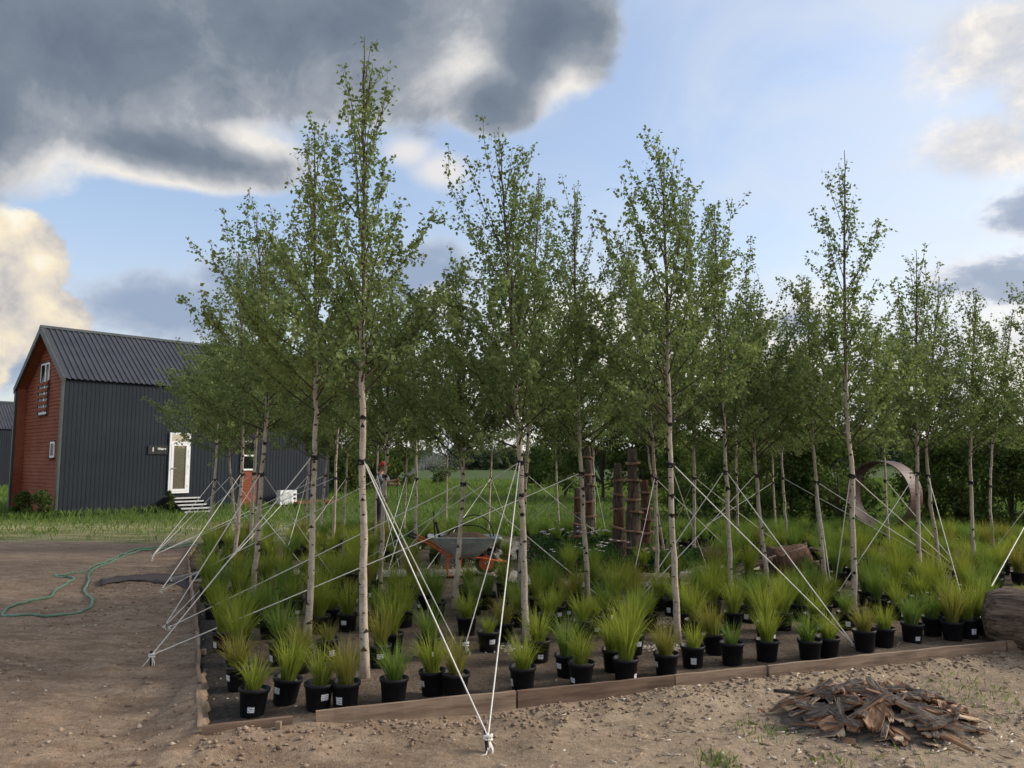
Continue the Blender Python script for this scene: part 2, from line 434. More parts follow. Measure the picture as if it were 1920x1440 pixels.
M_wallmetal = mottled('anthracite_sheet', rgb(0.011, 0.0165, 0.025), rgb(0.0155, 0.0225, 0.032), 0.8, 0.7, 0.25, bmp=0)
M_roofmetal = mottled('roof_sheet', rgb(0.036, 0.040, 0.050), rgb(0.054, 0.058, 0.070), 0.9, 0.55, 0.4, bmp=0)
M_trim = mottled('verge_trim', rgb(0.050, 0.056, 0.056), rgb(0.075, 0.080, 0.078), 2, 0.5, 0.4, bmp=0)
def f_red(n, b, t):
    p = objco(n)
    z = n.noise(n.vmul(p, (3, 0.6, 14)), 3.0, 5.0, 0.6); y = n.noise(p, 0.8, 3.0)
    c = n.mix(n.smooth(z, 0.3, 0.7), rgb(0.165, 0.042, 0.022), rgb(0.285, 0.080, 0.042))
    n.put(b.inputs['Base Color'], n.mix(n.m('MULTIPLY', n.smooth(y, 0.4, 0.65), 0.4), c, rgb(0.33, 0.13, 0.075)))
M_red = mat('red_cladding', f_red, 0.8)
M_white = mottled('white_frame', rgb(0.74, 0.76, 0.78), rgb(0.82, 0.83, 0.85), 3, 0.4, 0.5, bmp=0)
def f_glass(n, b, t):
    b.inputs['Base Color'].default_value = rgb(0.012, 0.014, 0.013); b.inputs['IOR'].default_value = 1.3
M_glass = mat('window_glass', f_glass, 0.12, 0.3)
def f_mirror(n, b, t):
    b.inputs['Base Color'].default_value = rgb(0.62, 0.55, 0.42); b.inputs['Metallic'].default_value = 0.8
M_mirror = mat('reflective_glass', f_mirror, 0.02, 0.6)
M_dark = mottled('dark_steel', rgb(0.012, 0.013, 0.014), rgb(0.03, 0.03, 0.032), 8, 0.5, bmp=0)
M_tread = mottled('tread_edge', rgb(0.45, 0.46, 0.47), rgb(0.62, 0.63, 0.64), 8, 0.5, bmp=0)
M_bark = mottled('log_bark', rgb(0.055, 0.038, 0.029), rgb(0.235, 0.175, 0.135), 7, 0.95, bmp=1.0, dist=0.04, vec_k=(0.5, 5, 5))
M_logv = mottled('standing_log_bark', rgb(0.040, 0.030, 0.024), rgb(0.16, 0.12, 0.095), 9, 0.95, bmp=0.8, dist=0.02, vec_k=(4, 4, 0.5))
M_logr = mottled('standing_log_red', rgb(0.050, 0.028, 0.019), rgb(0.155, 0.085, 0.055), 9, 0.95, bmp=0.8, dist=0.02, vec_k=(4, 4, 0.5))
M_disc = mottled('sawn_disc', rgb(0.17, 0.095, 0.060), rgb(0.36, 0.235, 0.155), 6, 0.85)
M_cutwood = mottled('cut_wood', rgb(0.42, 0.31, 0.20), rgb(0.62, 0.49, 0.34), 6, 0.85)
M_barkout = mottled('bark_outer', rgb(0.040, 0.032, 0.027), rgb(0.20, 0.165, 0.14), 12, 0.95, bmp=1.0, dist=0.02, vec_k=(0.6, 4, 4))
M_barkin = mottled('bark_inner', rgb(0.16, 0.085, 0.050), rgb(0.36, 0.215, 0.13), 10, 0.9, bmp=0.4, vec_k=(0.6, 4, 4))
M_barklight = mottled('bark_pale', rgb(0.40, 0.29, 0.19), rgb(0.58, 0.46, 0.32), 10, 0.9, bmp=0.4, vec_k=(0.6, 4, 4))
M_rust = mottled('rusty_steel', rgb(0.050, 0.024, 0.021), rgb(0.105, 0.056, 0.048), 5, 0.6, 0.4, bmp=0.15)
M_hose = mottled('green_hose', rgb(0.085, 0.19, 0.125), rgb(0.17, 0.30, 0.21), 25, 0.5, 0.4, bmp=0)
M_fabric = mottled('weed_fabric', rgb(0.045, 0.035, 0.036), rgb(0.085, 0.066, 0.064), 12, 0.8, bmp=0.3)
M_zinc = mottled('galvanised', rgb(0.26, 0.29, 0.29), rgb(0.38, 0.41, 0.40), 9, 0.45, 0.5, bmp=0.05, metal=0.35)
M_orange = mottled('orange_paint', rgb(0.52, 0.085, 0.028), rgb(0.62, 0.125, 0.045), 9, 0.5, 0.4, bmp=0)
M_rubber = mottled('rubber', rgb(0.012, 0.013, 0.015), rgb(0.032, 0.033, 0.036), 20, 0.8, bmp=0.2)
M_skin = mottled('skin', rgb(0.45, 0.25, 0.17), rgb(0.55, 0.32, 0.23), 12, 0.6, bmp=0)
M_shirt = mottled('grey_shirt', rgb(0.13, 0.14, 0.17), rgb(0.20, 0.21, 0.25), 9, 0.9, bmp=0.2)
M_trouser = mottled('dark_trousers', rgb(0.014, 0.015, 0.020), rgb(0.030, 0.031, 0.038), 9, 0.9, bmp=0.2)
M_cap = mottled('red_cap', rgb(0.50, 0.035, 0.035), rgb(0.62, 0.06, 0.055), 9, 0.8, bmp=0)
M_boot = mottled('boots', rgb(0.10, 0.055, 0.04), rgb(0.16, 0.09, 0.065), 9, 0.8, bmp=0)
M_hair = mottled('hair', rgb(0.03, 0.02, 0.015), rgb(0.06, 0.04, 0.03), 30, 0.8)
def f_water(n, b, t):
    b.inputs['Base Color'].default_value = rgb(0.9, 0.93, 0.95); b.inputs['Transmission Weight'].default_value = 0.35
M_water = mat('water_drops', f_water, 0.25, 0.6)
def f_sticker(n, b, t):
    p = objco(n); s = n.new('ShaderNodeSeparateXYZ'); t.links.new(p, s.inputs[0])
    row = n.m('FRACT', n.m('MULTIPLY', s.outputs[2], 75.0))
    seg = n.noise(n.vmul(p, (260, 260, 75)), 1.0, 1.0)
    ink = n.m('MULTIPLY', n.smooth(row, 0.45, 0.5), n.smooth(seg, 0.42, 0.5))
    n.put(b.inputs['Base Color'], n.mix(ink, rgb(0.80, 0.81, 0.83), rgb(0.16, 0.17, 0.20)))
M_sticker = mat('label_paper', f_sticker, 0.6)

# ------------------------------------------------------------------ the bed outline and the ground
SZ = 0.07                                  # level of the bed soil
C0 = G(376, 1357, .14); C1 = G(1884, 1201, .14); L1 = G(371, 1183, .11); L2 = G(352, 1043, .11); L3 = G(372, 1016, .11)
for _p in (C0, C1, L1, L2, L3): _p[2] = 0.0
fdir = (C1 - C0) / np.linalg.norm(C1 - C0)
C2 = C1 + fdir * 6.0
BED = np.array([C0[:2], C1[:2], C2[:2], (12.5, 20.0), (4.5, 20.3), (-2.0, 19.2), L3[:2], L2[:2], L1[:2]])

def inside(poly, x, y):
    r = np.zeros(np.shape(x), dtype=bool); n = len(poly); j = n - 1
    for i in range(n):
        xi, yi = poly[i]; xj, yj = poly[j]
        c = ((yi > y) != (yj > y)) & (x < (xj - xi) * (y - yi) / (yj - yi + 1e-12) + xi)
        r ^= c; j = i
    return r

def polydist(poly, x, y):
    d = np.full(np.shape(x), 1e9)
    for i in range(len(poly)):
        a = poly[i]; b = poly[(i + 1) % len(poly)]
        ab = b - a; t = np.clip(((x - a[0]) * ab[0] + (y - a[1]) * ab[1]) / (ab @ ab), 0, 1)
        d = np.minimum(d, np.hypot(x - a[0] - t * ab[0], y - a[1] - t * ab[1]))
    return d

def lines(lo, hi, step, far, k=1.16):
    a = list(np.arange(lo, hi, step)); s = step; x = a[-1]
    while x < far[1]: s *= k; x += s; a.append(x)
    s = step; x = lo
    while x > far[0]: s *= k; x -= s; a.insert(0, x)
    return np.array(a)

def sgn_in(x, y):
    return np.where(inside(BED, x, y), -1.0, 1.0) * polydist(BED, x, y)

def ground_h(x, y):
    d = sgn_in(x, y)
    near = np.clip(1.5 - np.abs(y - 7) / 14.0, 0, 1)
    h = (fbm(x * 0.5, y * 0.5, 4, 3) - 0.5) * 0.10 * near + (fbm(x * 2.4, y * 2.4, 4, 9) - 0.5) * 0.07 * near + (fbm(x * 8, y * 8, 3, 21) - 0.5) * 0.048 * near
    h = h + np.exp(-((x + 4.3) / 1.2) ** 2 - ((y - 11.0) / 2.0) ** 2) * 0.07
    front = np.exp(-(np.clip(d, 0, 9) / 0.35) ** 2) * (y < 9) * (x > C0[0])
    h = h + front * (fbm(x * 3.3, y * 3.3, 4, 40) - 0.42) * 0.13
    tq = ((x - C0[0]) * fdir[0] + (y - C0[1]) * fdir[1]) / np.linalg.norm(C1 - C0)
    bank_ = np.interp(tq, [-.08, 0, .10, .2, .27, .42, .6, .75, 1.0, 1.3], [0, .10, .065, .02, .012, .03, .058, .04, .03, .03])
    h = h * np.clip(d / 0.15, 0, 1) + bank_ * (.45 + 1.1 * fbm(x * 4.5, y * 4.5, 3, 88)) * np.exp(-(np.clip(d, 0, 9) / .40) ** 2) * (y < 9.5) * (x > C0[0] - .6)
    far = np.clip((y - 45) / 200, 0, 1)
    h = h + far * 3.0 * np.clip((x - 10) / 80, 0, 1)
    return np.where(d < -0.06, -0.05, h)

xs = lines(-6.5, 7.0, 0.05, (-700, 700)); ys = lines(2.6, 13.0, 0.05, (-300, 900))
X, Y = np.meshgrid(xs, ys)
H = ground_h(X, Y)
nx, ny = len(xs), len(ys)
idx = np.arange(nx * ny).reshape(ny, nx)
F = np.stack([idx[:-1, :-1], idx[:-1, 1:], idx[1:, 1:], idx[1:, :-1]], -1).reshape(-1, 4)
def grass_amount(x, y):
    edge = 17.3 + 0.05 * x + (fbm(x * 0.35, y * 0.35, 4, 5) - 0.5) * 4.2
    left = np.clip((y - edge) / 1.6, 0, 1)
    back = np.clip((y - 20.6) / 1.0, 0, 1)
    lw = np.clip((-x - 3.0) / 3.0, 0, 1)
    g = left * lw + back * (1 - lw)
    for (px, py, r, a) in ((1345, 1425, 0.16, .45), (1850, 1310, 0.45, .36), (1560, 1420, 0.2, .33), (1420, 1370, .25, .38)):
        c = G(px, py); g = np.maximum(g, a * np.exp(-((x - c[0]) ** 2 + (y - c[1]) ** 2) / r ** 2))
    return g
GR = grass_amount(X, Y)
DRY = np.clip(1 - (Y - 17.0 - 0.02 * X) / 6.0, 0, 1) * np.clip((Y - 12) / 3, 0, 1)
DRY = np.maximum(DRY, np.clip(1.2 - np.abs(Y - 22.3) / 1.8, 0, 1) * 0.9)
SAND = np.clip((X + 1.8) / 2.8, 0, 1) * np.clip((8.4 - Y + 0.3 * X) / 1.5, 0, 1) * (0.35 + 0.9 * fbm(X * 0.9, Y * 1.4, 3, 77))
MOIST = np.clip((fbm(X * 0.7, Y * 1.1, 4, 15) - 0.56) * 5, 0, 1) * 0.28 * (Y < 17)
cm = G(275, 1090)
MOIST = np.maximum(MOIST, 0.75 * np.exp(-((X - cm[0]) / 1.1) ** 2 - ((Y - cm[1]) / 0.9) ** 2))
MOIST = np.maximum(MOIST, 0.5 * np.clip(1 - np.abs(Y - 16.6) / 0.8, 0, 1) * (X < -6))
gme = fast_mesh('ground', np.stack([X, Y, H], -1).reshape(-1, 3), F, M_ground, {'grass': GR.ravel(), 'dry': DRY.ravel(), 'sand': SAND.ravel(), 'moist': MOIST.ravel()}, True)
struct(link('ground', gme))

# bed soil: a grid clipped to the outline
xs2 = np.arange(-8.0, 13.0, 0.08); ys2 = np.arange(5.2, 20.6, 0.08)
X2, Y2 = np.meshgrid(xs2, ys2)
H2 = SZ + (fbm(X2 * 1.4, Y2 * 1.4, 4, 31) - 0.5) * 0.045 + (fbm(X2 * 6, Y2 * 6, 3, 35) - 0.5) * 0.035
ins = inside(BED, X2, Y2)
dB = polydist(BED, X2, Y2)
id2 = np.arange(X2.size).reshape(X2.shape)
ok = ins | (dB < 0.10)
_o = (~ins) & (dB < 0.10)
def nearest_on(poly, x, y):
    best = np.full(x.shape, 1e9); bx = x.copy(); by = y.copy()
    for i in range(len(poly)):
        a = poly[i]; b = poly[(i + 1) % len(poly)]; ab = b - a
        t = np.clip(((x - a[0]) * ab[0] + (y - a[1]) * ab[1]) / (ab @ ab), 0, 1)
        qx = a[0] + t * ab[0]; qy = a[1] + t * ab[1]; d_ = np.hypot(x - qx, y - qy); m_ = d_ < best
        best = np.where(m_, d_, best); bx = np.where(m_, qx, bx); by = np.where(m_, qy, by)
    return bx, by
_bx, _by = nearest_on(BED, X2[_o], Y2[_o]); X2[_o] = _bx; Y2[_o] = _by; H2[_o] = SZ - .02
cell = ok[:-1, :-1] & ok[:-1, 1:] & ok[1:, 1:] & ok[1:, :-1]
F2 = np.stack([id2[:-1, :-1], id2[:-1, 1:], id2[1:, 1:], id2[1:, :-1]], -1)[cell]
M2 = np.clip(1.0 - (np.abs(X2 - (-2.2 - (Y2 - 5.5) * 0.42)) - 0.3) / 0.35, 0, 1) * (Y2 < 9.5) * 0.95
M2 = np.maximum(M2, np.clip((fbm(X2 * 0.9, Y2 * 0.9, 3, 51) - 0.5) * 4, 0, 1) * 0.5)
used = np.unique(F2); remap = -np.ones(X2.size, dtype=int); remap[used] = np.arange(len(used))
V2 = np.stack([X2, Y2, H2], -1).reshape(-1, 3)[used]
struct(link('planting_soil', fast_mesh('planting_soil', V2, remap[F2], M_soil, {'moist': M2.ravel()[used]}, True)))
def soil_h(x, y):
    return float(SZ + (fbm(np.array(x * 1.4), np.array(y * 1.4), 4, 31) - 0.5) * 0.045 + (fbm(np.array(x * 6.), np.array(y * 6.), 3, 35) - 0.5) * 0.035)
def gh(x, y): return float(ground_h(np.array([x]), np.array([y]))[0])

# gravel path winding through the bed
def ribbon(name, pts, width, z, m, wob=0.12, seed=1):
    pts = np.array(pts); out = []
    tt = np.linspace(0, len(pts) - 1, (len(pts) - 1) * 8 + 1)
    P = np.stack([np.interp(tt, range(len(pts)), pts[:, i]) for i in range(2)], -1)
    tg = np.gradient(P, axis=0); tg /= np.linalg.norm(tg, axis=1)[:, None]
    nr = np.stack([-tg[:, 1], tg[:, 0]], -1)
    k = 7; V = []
    for i in range(len(P)):
        for j in range(k):
            s = (j / (k - 1) - 0.5) * (width + wob * math.sin(i * 1.7 + seed) + wob * 0.7 * math.sin(i * 0.6 + 2))
            q = P[i] + nr[i] * s
            V.append((q[0], q[1], z + 0.02 * (1 - (2 * j / (k - 1) - 1) ** 2)))
    Fc = [(i * k + j, i * k + j + 1, (i + 1) * k + j + 1, (i + 1) * k + j) for i in range(len(P) - 1) for j in range(k - 1)]
    return P, width, link(name, fast_mesh(name, V, Fc, m, smooth=True))
path_px = [(560, 1075), (700, 1078), (800, 1082), (915, 1072), (1010, 1096), (1120, 1100), (1250, 1096), (1340, 1070), (1430, 1066)]
GP, GW, go = ribbon('gravel_path', [G(x, y, SZ)[:2] for x, y in path_px], 0.62, SZ + 0.035, M_gravel)
struct(go)
GP2, GW2, go2 = ribbon('gravel_path', [G(x, y, SZ)[:2] for x, y in [(905, 1060), (950, 1048), (965, 1030), (940, 1015)]], 0.5, SZ + 0.03, M_gravel, 0.1, 3)
struct(go2)

# pebbles, clods and chips: low poly bits joined as stuff
def bits(name, P, size, rnd, m, flat=0.6):
    N = len(P)
    base = np.array([(1,0,0),(0,1,0),(-1,0,0),(0,-1,0),(0,0,1),(0,0,-1)], dtype=float)
    fb = np.array([(0,1,4),(1,2,4),(2,3,4),(3,0,4),(1,0,5),(2,1,5),(3,2,5),(0,3,5)])
    ang = rng.uniform(0, 6.28, N)
    s = size[:, None] * rng.uniform(0.6, 1.4, (N, 3)) * np.array([1, 1, flat])
    v = base[None] * s[:, None, :] * rng.uniform(0.75, 1.25, (N, 6, 1))
    c, sn = np.cos(ang)[:, None], np.sin(ang)[:, None]
    vx = v[..., 0] * c - v[..., 1] * sn; vy = v[..., 0] * sn + v[..., 1] * c
    V = np.stack([vx, vy, v[..., 2]], -1) + P[:, None, :]
    Fc = fb[None] + 6 * np.arange(N)[:, None, None]
    return link(name, fast_mesh(name, V.reshape(-1, 3), Fc.reshape(-1, 3), m, {'rnd': np.repeat(rnd, 6)}), kind='stuff')

N = 34000
px = rng.uniform(-7, 7.5, N); py = 3.0 + 13 * rng.random(N) ** 1.6
keep = ~inside(BED, px, py); px, py = px[keep], py[keep]
sz = 0.003 + 0.015 * rng.random(len(px)) ** 6
tag(bits('soil_crumbs', np.stack([px, py, ground_h(px, py) + sz * 0.2], -1), sz, rng.random(len(px)) ** 2.4, M_pebble), 'small stones and earth crumbs scattered over the bare dirt', 'stones')
N = 3600
t = rng.random(N); q = C0[None, :2] + (C1 - C0)[None, :2] * t[:, None]
nrm = np.array([fdir[1], -fdir[0]])
off = np.abs(rng.normal(0, 0.22, N)) + 0.03
q = q + nrm[None] * off[:, None]
sz = 0.003 + 0.022 * rng.random(N) ** 5
tag(bits('earth_clods', np.stack([q[:, 0], q[:, 1], ground_h(q[:, 0], q[:, 1]) + sz * 0.25], -1), sz, rng.random(N) ** 2 * 0.55, M_pebble), 'loose earth clods heaped along the foot of the front boards', 'clods')
N = 6000
px = rng.uniform(-6.5, 9, N); py = 5.4 + 12 * rng.random(N) ** 1.4
keep = inside(BED, px, py); px, py = px[keep], py[keep]
sz = 0.003 + 0.014 * rng.random(len(px)) ** 4
_px = rng.uniform(-6.0, -1.6, 5200); _py = rng.uniform(4.0, 13.5, 5200)
_k = ~inside(BED, _px, _py) & (fbm(_px * 1.1, _py * 1.1, 3, 19) > .47); _px, _py = _px[_k], _py[_k]; _sz = .006 + .030 * rng.random(len(_px)) ** 6
tag(bits('dirt_clods', np.stack([_px, _py, ground_h(_px, _py) + _sz * .15], -1), _sz, rng.random(len(_px)) ** 2.6 * .8, M_pebble), 'rough earth clods on the open dirt on the hose side of the bed', 'clods')
tag(bits('bed_crumbs', np.stack([px, py, np.array([soil_h(a, b) for a, b in zip(px, py)]) + sz * 0.2], -1), sz, rng.random(len(px)) ** 2.2, M_pebble), 'crumbs and small stones on the dark soil of the bed', 'stones')
# pale gravel
def path_pebbles(P, w, n):
    i = rng.integers(0, len(P), n)
    return P[i] + rng.normal(0, w * 0.30, (n, 2))
pp = np.concatenate([path_pebbles(GP, GW, 5200), path_pebbles(GP2, GW2, 1800), np.array([G(1245, 1215, SZ)[:2]]) + rng.normal(0, 0.13, (500, 2)) * np.array([1.2, .6]),
                     np.array([G(960, 1217, SZ)[:2]]) + rng.normal(0, 0.10, (220, 2)), np.array([G(1262, 1168, SZ)[:2]]) + rng.normal(0, 0.16, (300, 2))])
sz = 0.008 + 0.014 * rng.random(len(pp)) ** 2
tag(bits('white_gravel', np.stack([pp[:, 0], pp[:, 1], np.where(np.arange(len(pp)) < 7000, SZ + 0.05, SZ + .012)], -1), sz * np.where(np.arange(len(pp)) < 7000, 1.0, .7), rng.random(len(pp)), M_wpebble), 'pale pebbles strewn over the winding path in the bed', 'gravel')

# ------------------------------------------------------------------ timber edging
edg = thing('timber_edging', 'low brown plank edging along the front and side of the bed', 'edging', (0, 0, 0))
def plank(a, b, h, z0, th, m, tilt=0.0):
    a = np.array(a); b = np.array(b); L = np.linalg.norm(b[:2] - a[:2])
    k = max(2, int(L / 0.12)); mb = MB(); V = []
    for i in range(k + 1):
        x = L * i / k; w = 0.006 * math.sin(i * 0.9 + L * 9) + rng.normal(0, 0.0015)
        hh = h + rng.normal(0, 0.002)
        V += [(x, -th / 2 + w, -0.06), (x, th / 2 + w, -0.06), (x, th / 2 + w + tilt, hh), (x, -th / 2 + w + tilt, hh)]
    Fc = [(0, 1, 2, 3), (4*k+3, 4*k+2, 4*k+1, 4*k)]
    for i in range(k):
        for j in range(4):
            j2 = (j + 1) % 4; Fc.append((4*i+j, 4*i+4+j, 4*i+4+j2, 4*i+j2))
    mb.add(V, [f[::-1] for f in Fc])
    o = mb.obj('board', m, edg); o.location = (a[0], a[1], z0); o.rotation_euler = (0, 0, math.atan2(b[1] - a[1], b[0] - a[0]))
    return o
fx = [(376, 1357), (552, 1344), (592, 1341), (980, 1306), (1276, 1271), (1450, 1252), (1884, 1201)]
FP = [C0 + fdir * np.dot(G(p[0], p[1], .14) - np.array([0, 0, .14]) - C0, fdir) for p in fx]
FP[0] = C0.copy(); FP[-1] = C1.copy()
hs = [0.125, None, 0.145, 0.14, 0.135, 0.14]
for i in range(len(FP) - 1):
    if hs[i] is None:
        plank(FP[i] + fdir * 0.01, FP[i + 1] - fdir * 0.01, 0.06, 0, 0.03, M_board2, 0.01); continue
    plank(FP[i] + fdir * 0.008, FP[i + 1] - fdir * 0.008, hs[i], 0, 0.032, M_crack if i in (2, 4, 5) else M_board2, 0.004 * (-1) ** i)
plank(C1 + fdir * 0.01, C2, 0.14, 0, 0.032, M_crack)
side = [C0 + np.array([-0.02, 0.03, 0]), C0 + (L1 - C0) * 0.35, C0 + (L1 - C0) * 0.72, L1, L1 + (L2 - L1) * 0.3, L1 + (L2 - L1) * 0.62, L2, L3]
for i in range(len(side) - 1):
    d = (side[i + 1] - side[i]); d = d / np.linalg.norm(d)
    plank(side[i] + d * 0.01, side[i + 1] - d * 0.01, 0.11 + 0.01 * (i % 2), 0, 0.03, (M_crack, M_board2)[i % 2])
for p in (FP[3] + np.array([0.02, 0.05, 0]), FP[4] + np.array([0.0, 0.05, 0]), side[2] + np.array([0.05, 0, 0]), side[0] + np.array([0.5, 0.08, 0])):
    mb = MB().box(-0.018, 0.018, -0.018, 0.018, -0.1, 0.12); o = mb.obj('peg', M_crack, edg); o.location = tuple(p)

# ------------------------------------------------------------------ house
hb = G(106, 969)
HANG = math.atan2(0.735, 0.678)
e1 = np.array([math.cos(HANG), math.sin(HANG), 0]); e2 = np.array([-math.sin(HANG), math.cos(HANG), 0])
def wall_pt(px, py, off=0.0):
    """local (x, z) on the long wall plane (y = off)"""
    d = ray(px, py); o = np.array([0, 0, CAM_H]); n = e2
    t = ((hb + e2 * off - o) @ n) / (d @ n); p = o + d * t - hb
    return p @ e1, p[2]
def gable_pt(px, py, off=0.0):
    d = ray(px, py); o = np.array([0, 0, CAM_H]); n = e1
    t = ((hb + e1 * off - o) @ n) / (d @ n); p = o + d * t - hb
    return p @ e2, p[2]
HL = wall_pt(617, 900)[0]
HW = gable_pt(20, 900)[0]
HE = wall_pt(118, 707)[1]
HR = gable_pt(76, 614)[1]
print('HOUSE', HL, HW, HE, HR)
REC = 0.33

def ribbed(length, pitch, depth, duty=0.35):
    """profile x, offset along the length"""
    xs_, os_ = [0.0], [0.0]
    k = int(length / pitch)
    p = length / k
    for i in range(k):
        b = i * p
        for fx_, fo in ((0.5 - duty / 2 - 0.08, 0), (0.5 - duty / 2, 1), (0.5 + duty / 2, 1), (0.5 + duty / 2 + 0.08, 0)):
            xs_.append(b + fx_ * p); os_.append(fo * depth)
    xs_.append(length); os_.append(0)
    return xs_, os_

def make_house(label, cat_loc, detail=True):
    h = thing('metal_clad_house', label, 'house', cat_loc, HANG)
    # long wall: ribbed sheet, facing -y
    xs_, os_ = ribbed(HL, 0.14, 0.009, .5)
    mb = MB(); V = []
    for x, o in zip(xs_, os_): V += [(x, -o, -0.1), (x, -o, HE)]
    mb.add(V, [(2*i, 2*i+2, 2*i+3, 2*i+1) for i in range(len(xs_) - 1)])
    mb.box(0, HL, 0.02, 0.14, -0.1, HE)
    mb.obj('wall', M_wallmetal, h)
    mb = MB().box(0, HL, HW - 0.14, HW, -0.1, HE); mb.obj('wall', M_wallmetal, h)
    mb = MB(); mb.add([(HL - .02, 0.15, -.1), (HL - .02, HW - .15, -.1), (HL - .02, HW - .15, HE), (HL - .02, HW / 2, HR - .12), (HL - .02, 0.15, HE)], [(0, 1, 2, 3, 4)])
    mb.obj('wall', M_red, h)
    # gable wall of horizontal boards, recessed
    gw = MB(); gw.add([(REC + .03, 0.14, -.1), (REC + .03, HW - .14, -.1), (REC + .03, HW - .14, HE), (REC + .03, HW / 2, HR - .1), (REC + .03, .14, HE)], [(4, 3, 2, 1, 0)])
    go_ = gw.obj('gable_wall', M_red, h)
    bh = 0.135; k = int((HR - 0.2) / bh)
    for i in range(k):
        z0 = i * bh; zc = z0 + bh
        half = HW / 2 - 0.145 if zc < HE - 0.1 else (HW / 2 - 0.1) * (HR - 0.12 - zc) / (HR - 0.12 - HE + 0.1)
        if half < 0.06: break
        mb = MB(); y0, y1 = HW / 2 - half, HW / 2 + half
        mb.add([(REC + .03, y0, z0), (REC - .004, y0, z0), (REC + .012, y0, z0 + bh - .012), (REC + .03, y0, z0 + bh - .012),
                (REC + .03, y1, z0), (REC - .004, y1, z0), (REC + .012, y1, z0 + bh - .012), (REC + .03, y1, z0 + bh - .012)],
               [(0, 1, 2, 3), (7, 6, 5, 4), (1, 5, 6, 2), (0, 4, 5, 1), (2, 6, 7, 3)])
        mb.obj('cladding_board', M_red, go_)
    # inner cheeks and soffit of the recess
    mb = MB().box(0.02, REC, HW - .165, HW - .142, -.1, HE - .05); mb.obj('recess_lining', M_red, h)
    mb = MB().box(0.02, REC, .142, .165, -.1, HE - .05); mb.obj('recess_lining', M_red, h)
    # roof
    for sgn in (1, -1):
        xs_, os_ = ribbed(HL + 0.2, 0.19, 0.035, 0.3)
        y_e = -0.12 if sgn == 1 else HW + 0.12
        slope = (HR - HE) / (HW / 2); z_e = HE - 0.12 * slope * 0.6
        nv = np.array([0, -sgn * slope, 1.0]); nv /= np.linalg.norm(nv)
        mb = MB(); V = []
        for x, o in zip(xs_, os_):
            V += [tuple(np.array([x - .06, y_e, z_e]) + nv * o), tuple(np.array([x - .06, HW / 2, HR]) + nv * o)]
        q = [(2*i, 2*i+2, 2*i+3, 2*i+1) for i in range(len(xs_) - 1)]
        mb.add(V, q if sgn == 1 else [f[::-1] for f in q])
        ro = mb.obj('roof_sheet', M_roofmetal, h)
        # underside board, its dark colour standing in for the eave's shadow
        mb = MB(); a = nv * -0.06; b = nv * -0.012
        P = [np.array([0.0, y_e + sgn * .12, z_e + .06]), np.array([HL, y_e + sgn * .12, z_e + .06]), np.array([HL, HW / 2, HR - .02]), np.array([0.0, HW / 2, HR - .02])]
        V = [p + a for p in P] + [p + b for p in P]
        mb.add(V, [(0, 3, 2, 1), (4, 5, 6, 7), (0, 1, 5, 4), (1, 2, 6, 5), (2, 3, 7, 6), (3, 0, 4, 7)])
        mb.obj('roof_deck', M_dark, h)
        mb = MB(); P = [np.array([0.02, y_e + sgn * .16, z_e + .05 + .02]), np.array([REC + .02, y_e + sgn * .16, z_e + .05 + .02]), np.array([REC + .02, HW / 2, HR - .03]), np.array([0.02, HW / 2, HR - .03])]
        V = [p + nv * -.10 for p in P] + [p + nv * -.066 for p in P]
        mb.add(V, [(0, 3, 2, 1), (4, 5, 6, 7), (0, 1, 5, 4), (1, 2, 6, 5), (2, 3, 7, 6), (3, 0, 4, 7)])
        mb.obj('soffit', M_red, h)
        # verge trim on the gable
        mb = MB(); t0 = np.array([-.075, y_e, z_e]); t1 = np.array([-.075, HW / 2, HR]); dn = np.array([0, 0, -.24])
        inn = np.array([.075, 0, 0])
        V = [t0 + nv * .03, t1 + nv * .03, t1 + dn, t0 + dn + np.array([0, sgn * .02, .05])]
        V = V + [v + inn for v in V]
        mb.add(V, [(0, 1, 2, 3), (7, 6, 5, 4), (0, 4, 5, 1), (1, 5, 6, 2), (2, 6, 7, 3), (3, 7, 4, 0)])
        mb.obj('verge_trim', M_trim, h)
        # jamb of the portal
        y0 = -0.022 if sgn == 1 else HW - .14
        mb = MB().box(-.06, .018, y0, y0 + .162, -.1, HE - .16); mb.obj('corner_trim', M_trim, h)
    mb = MB(); s = (HR - HE) / (HW / 2)
    V = []
    for x in (-.08, HL + .15): V += [(x, HW / 2 - .14, HR - .14 * s + .055), (x, HW / 2, HR + .065), (x, HW / 2 + .14, HR - .14 * s + .055)]
    mb.add(V, [(0, 3, 4, 1), (1, 4, 5, 2), (0, 1, 2), (5, 4, 3)]); mb.obj('ridge_cap', M_trim, h)
    # plinth under the long wall
    mb = MB().box(0.02, HL - .02, 0.03, 0.12, -.3, -.1); mb.obj('plinth', M_dark, h)
    return h

def frame_rect(mb, x0, x1, z0, z1, t, y0, y1):
    mb.box(x0, x0 + t, y0, y1, z0, z1); mb.box(x1 - t, x1, y0, y1, z0, z1)
    mb.box(x0 + t, x1 - t, y0, y1, z0, z0 + t); mb.box(x0 + t, x1 - t, y0, y1, z1 - t, z1)

house = make_house('dark grey metal clad house with red wooden gable and numbered sign', tuple(hb))
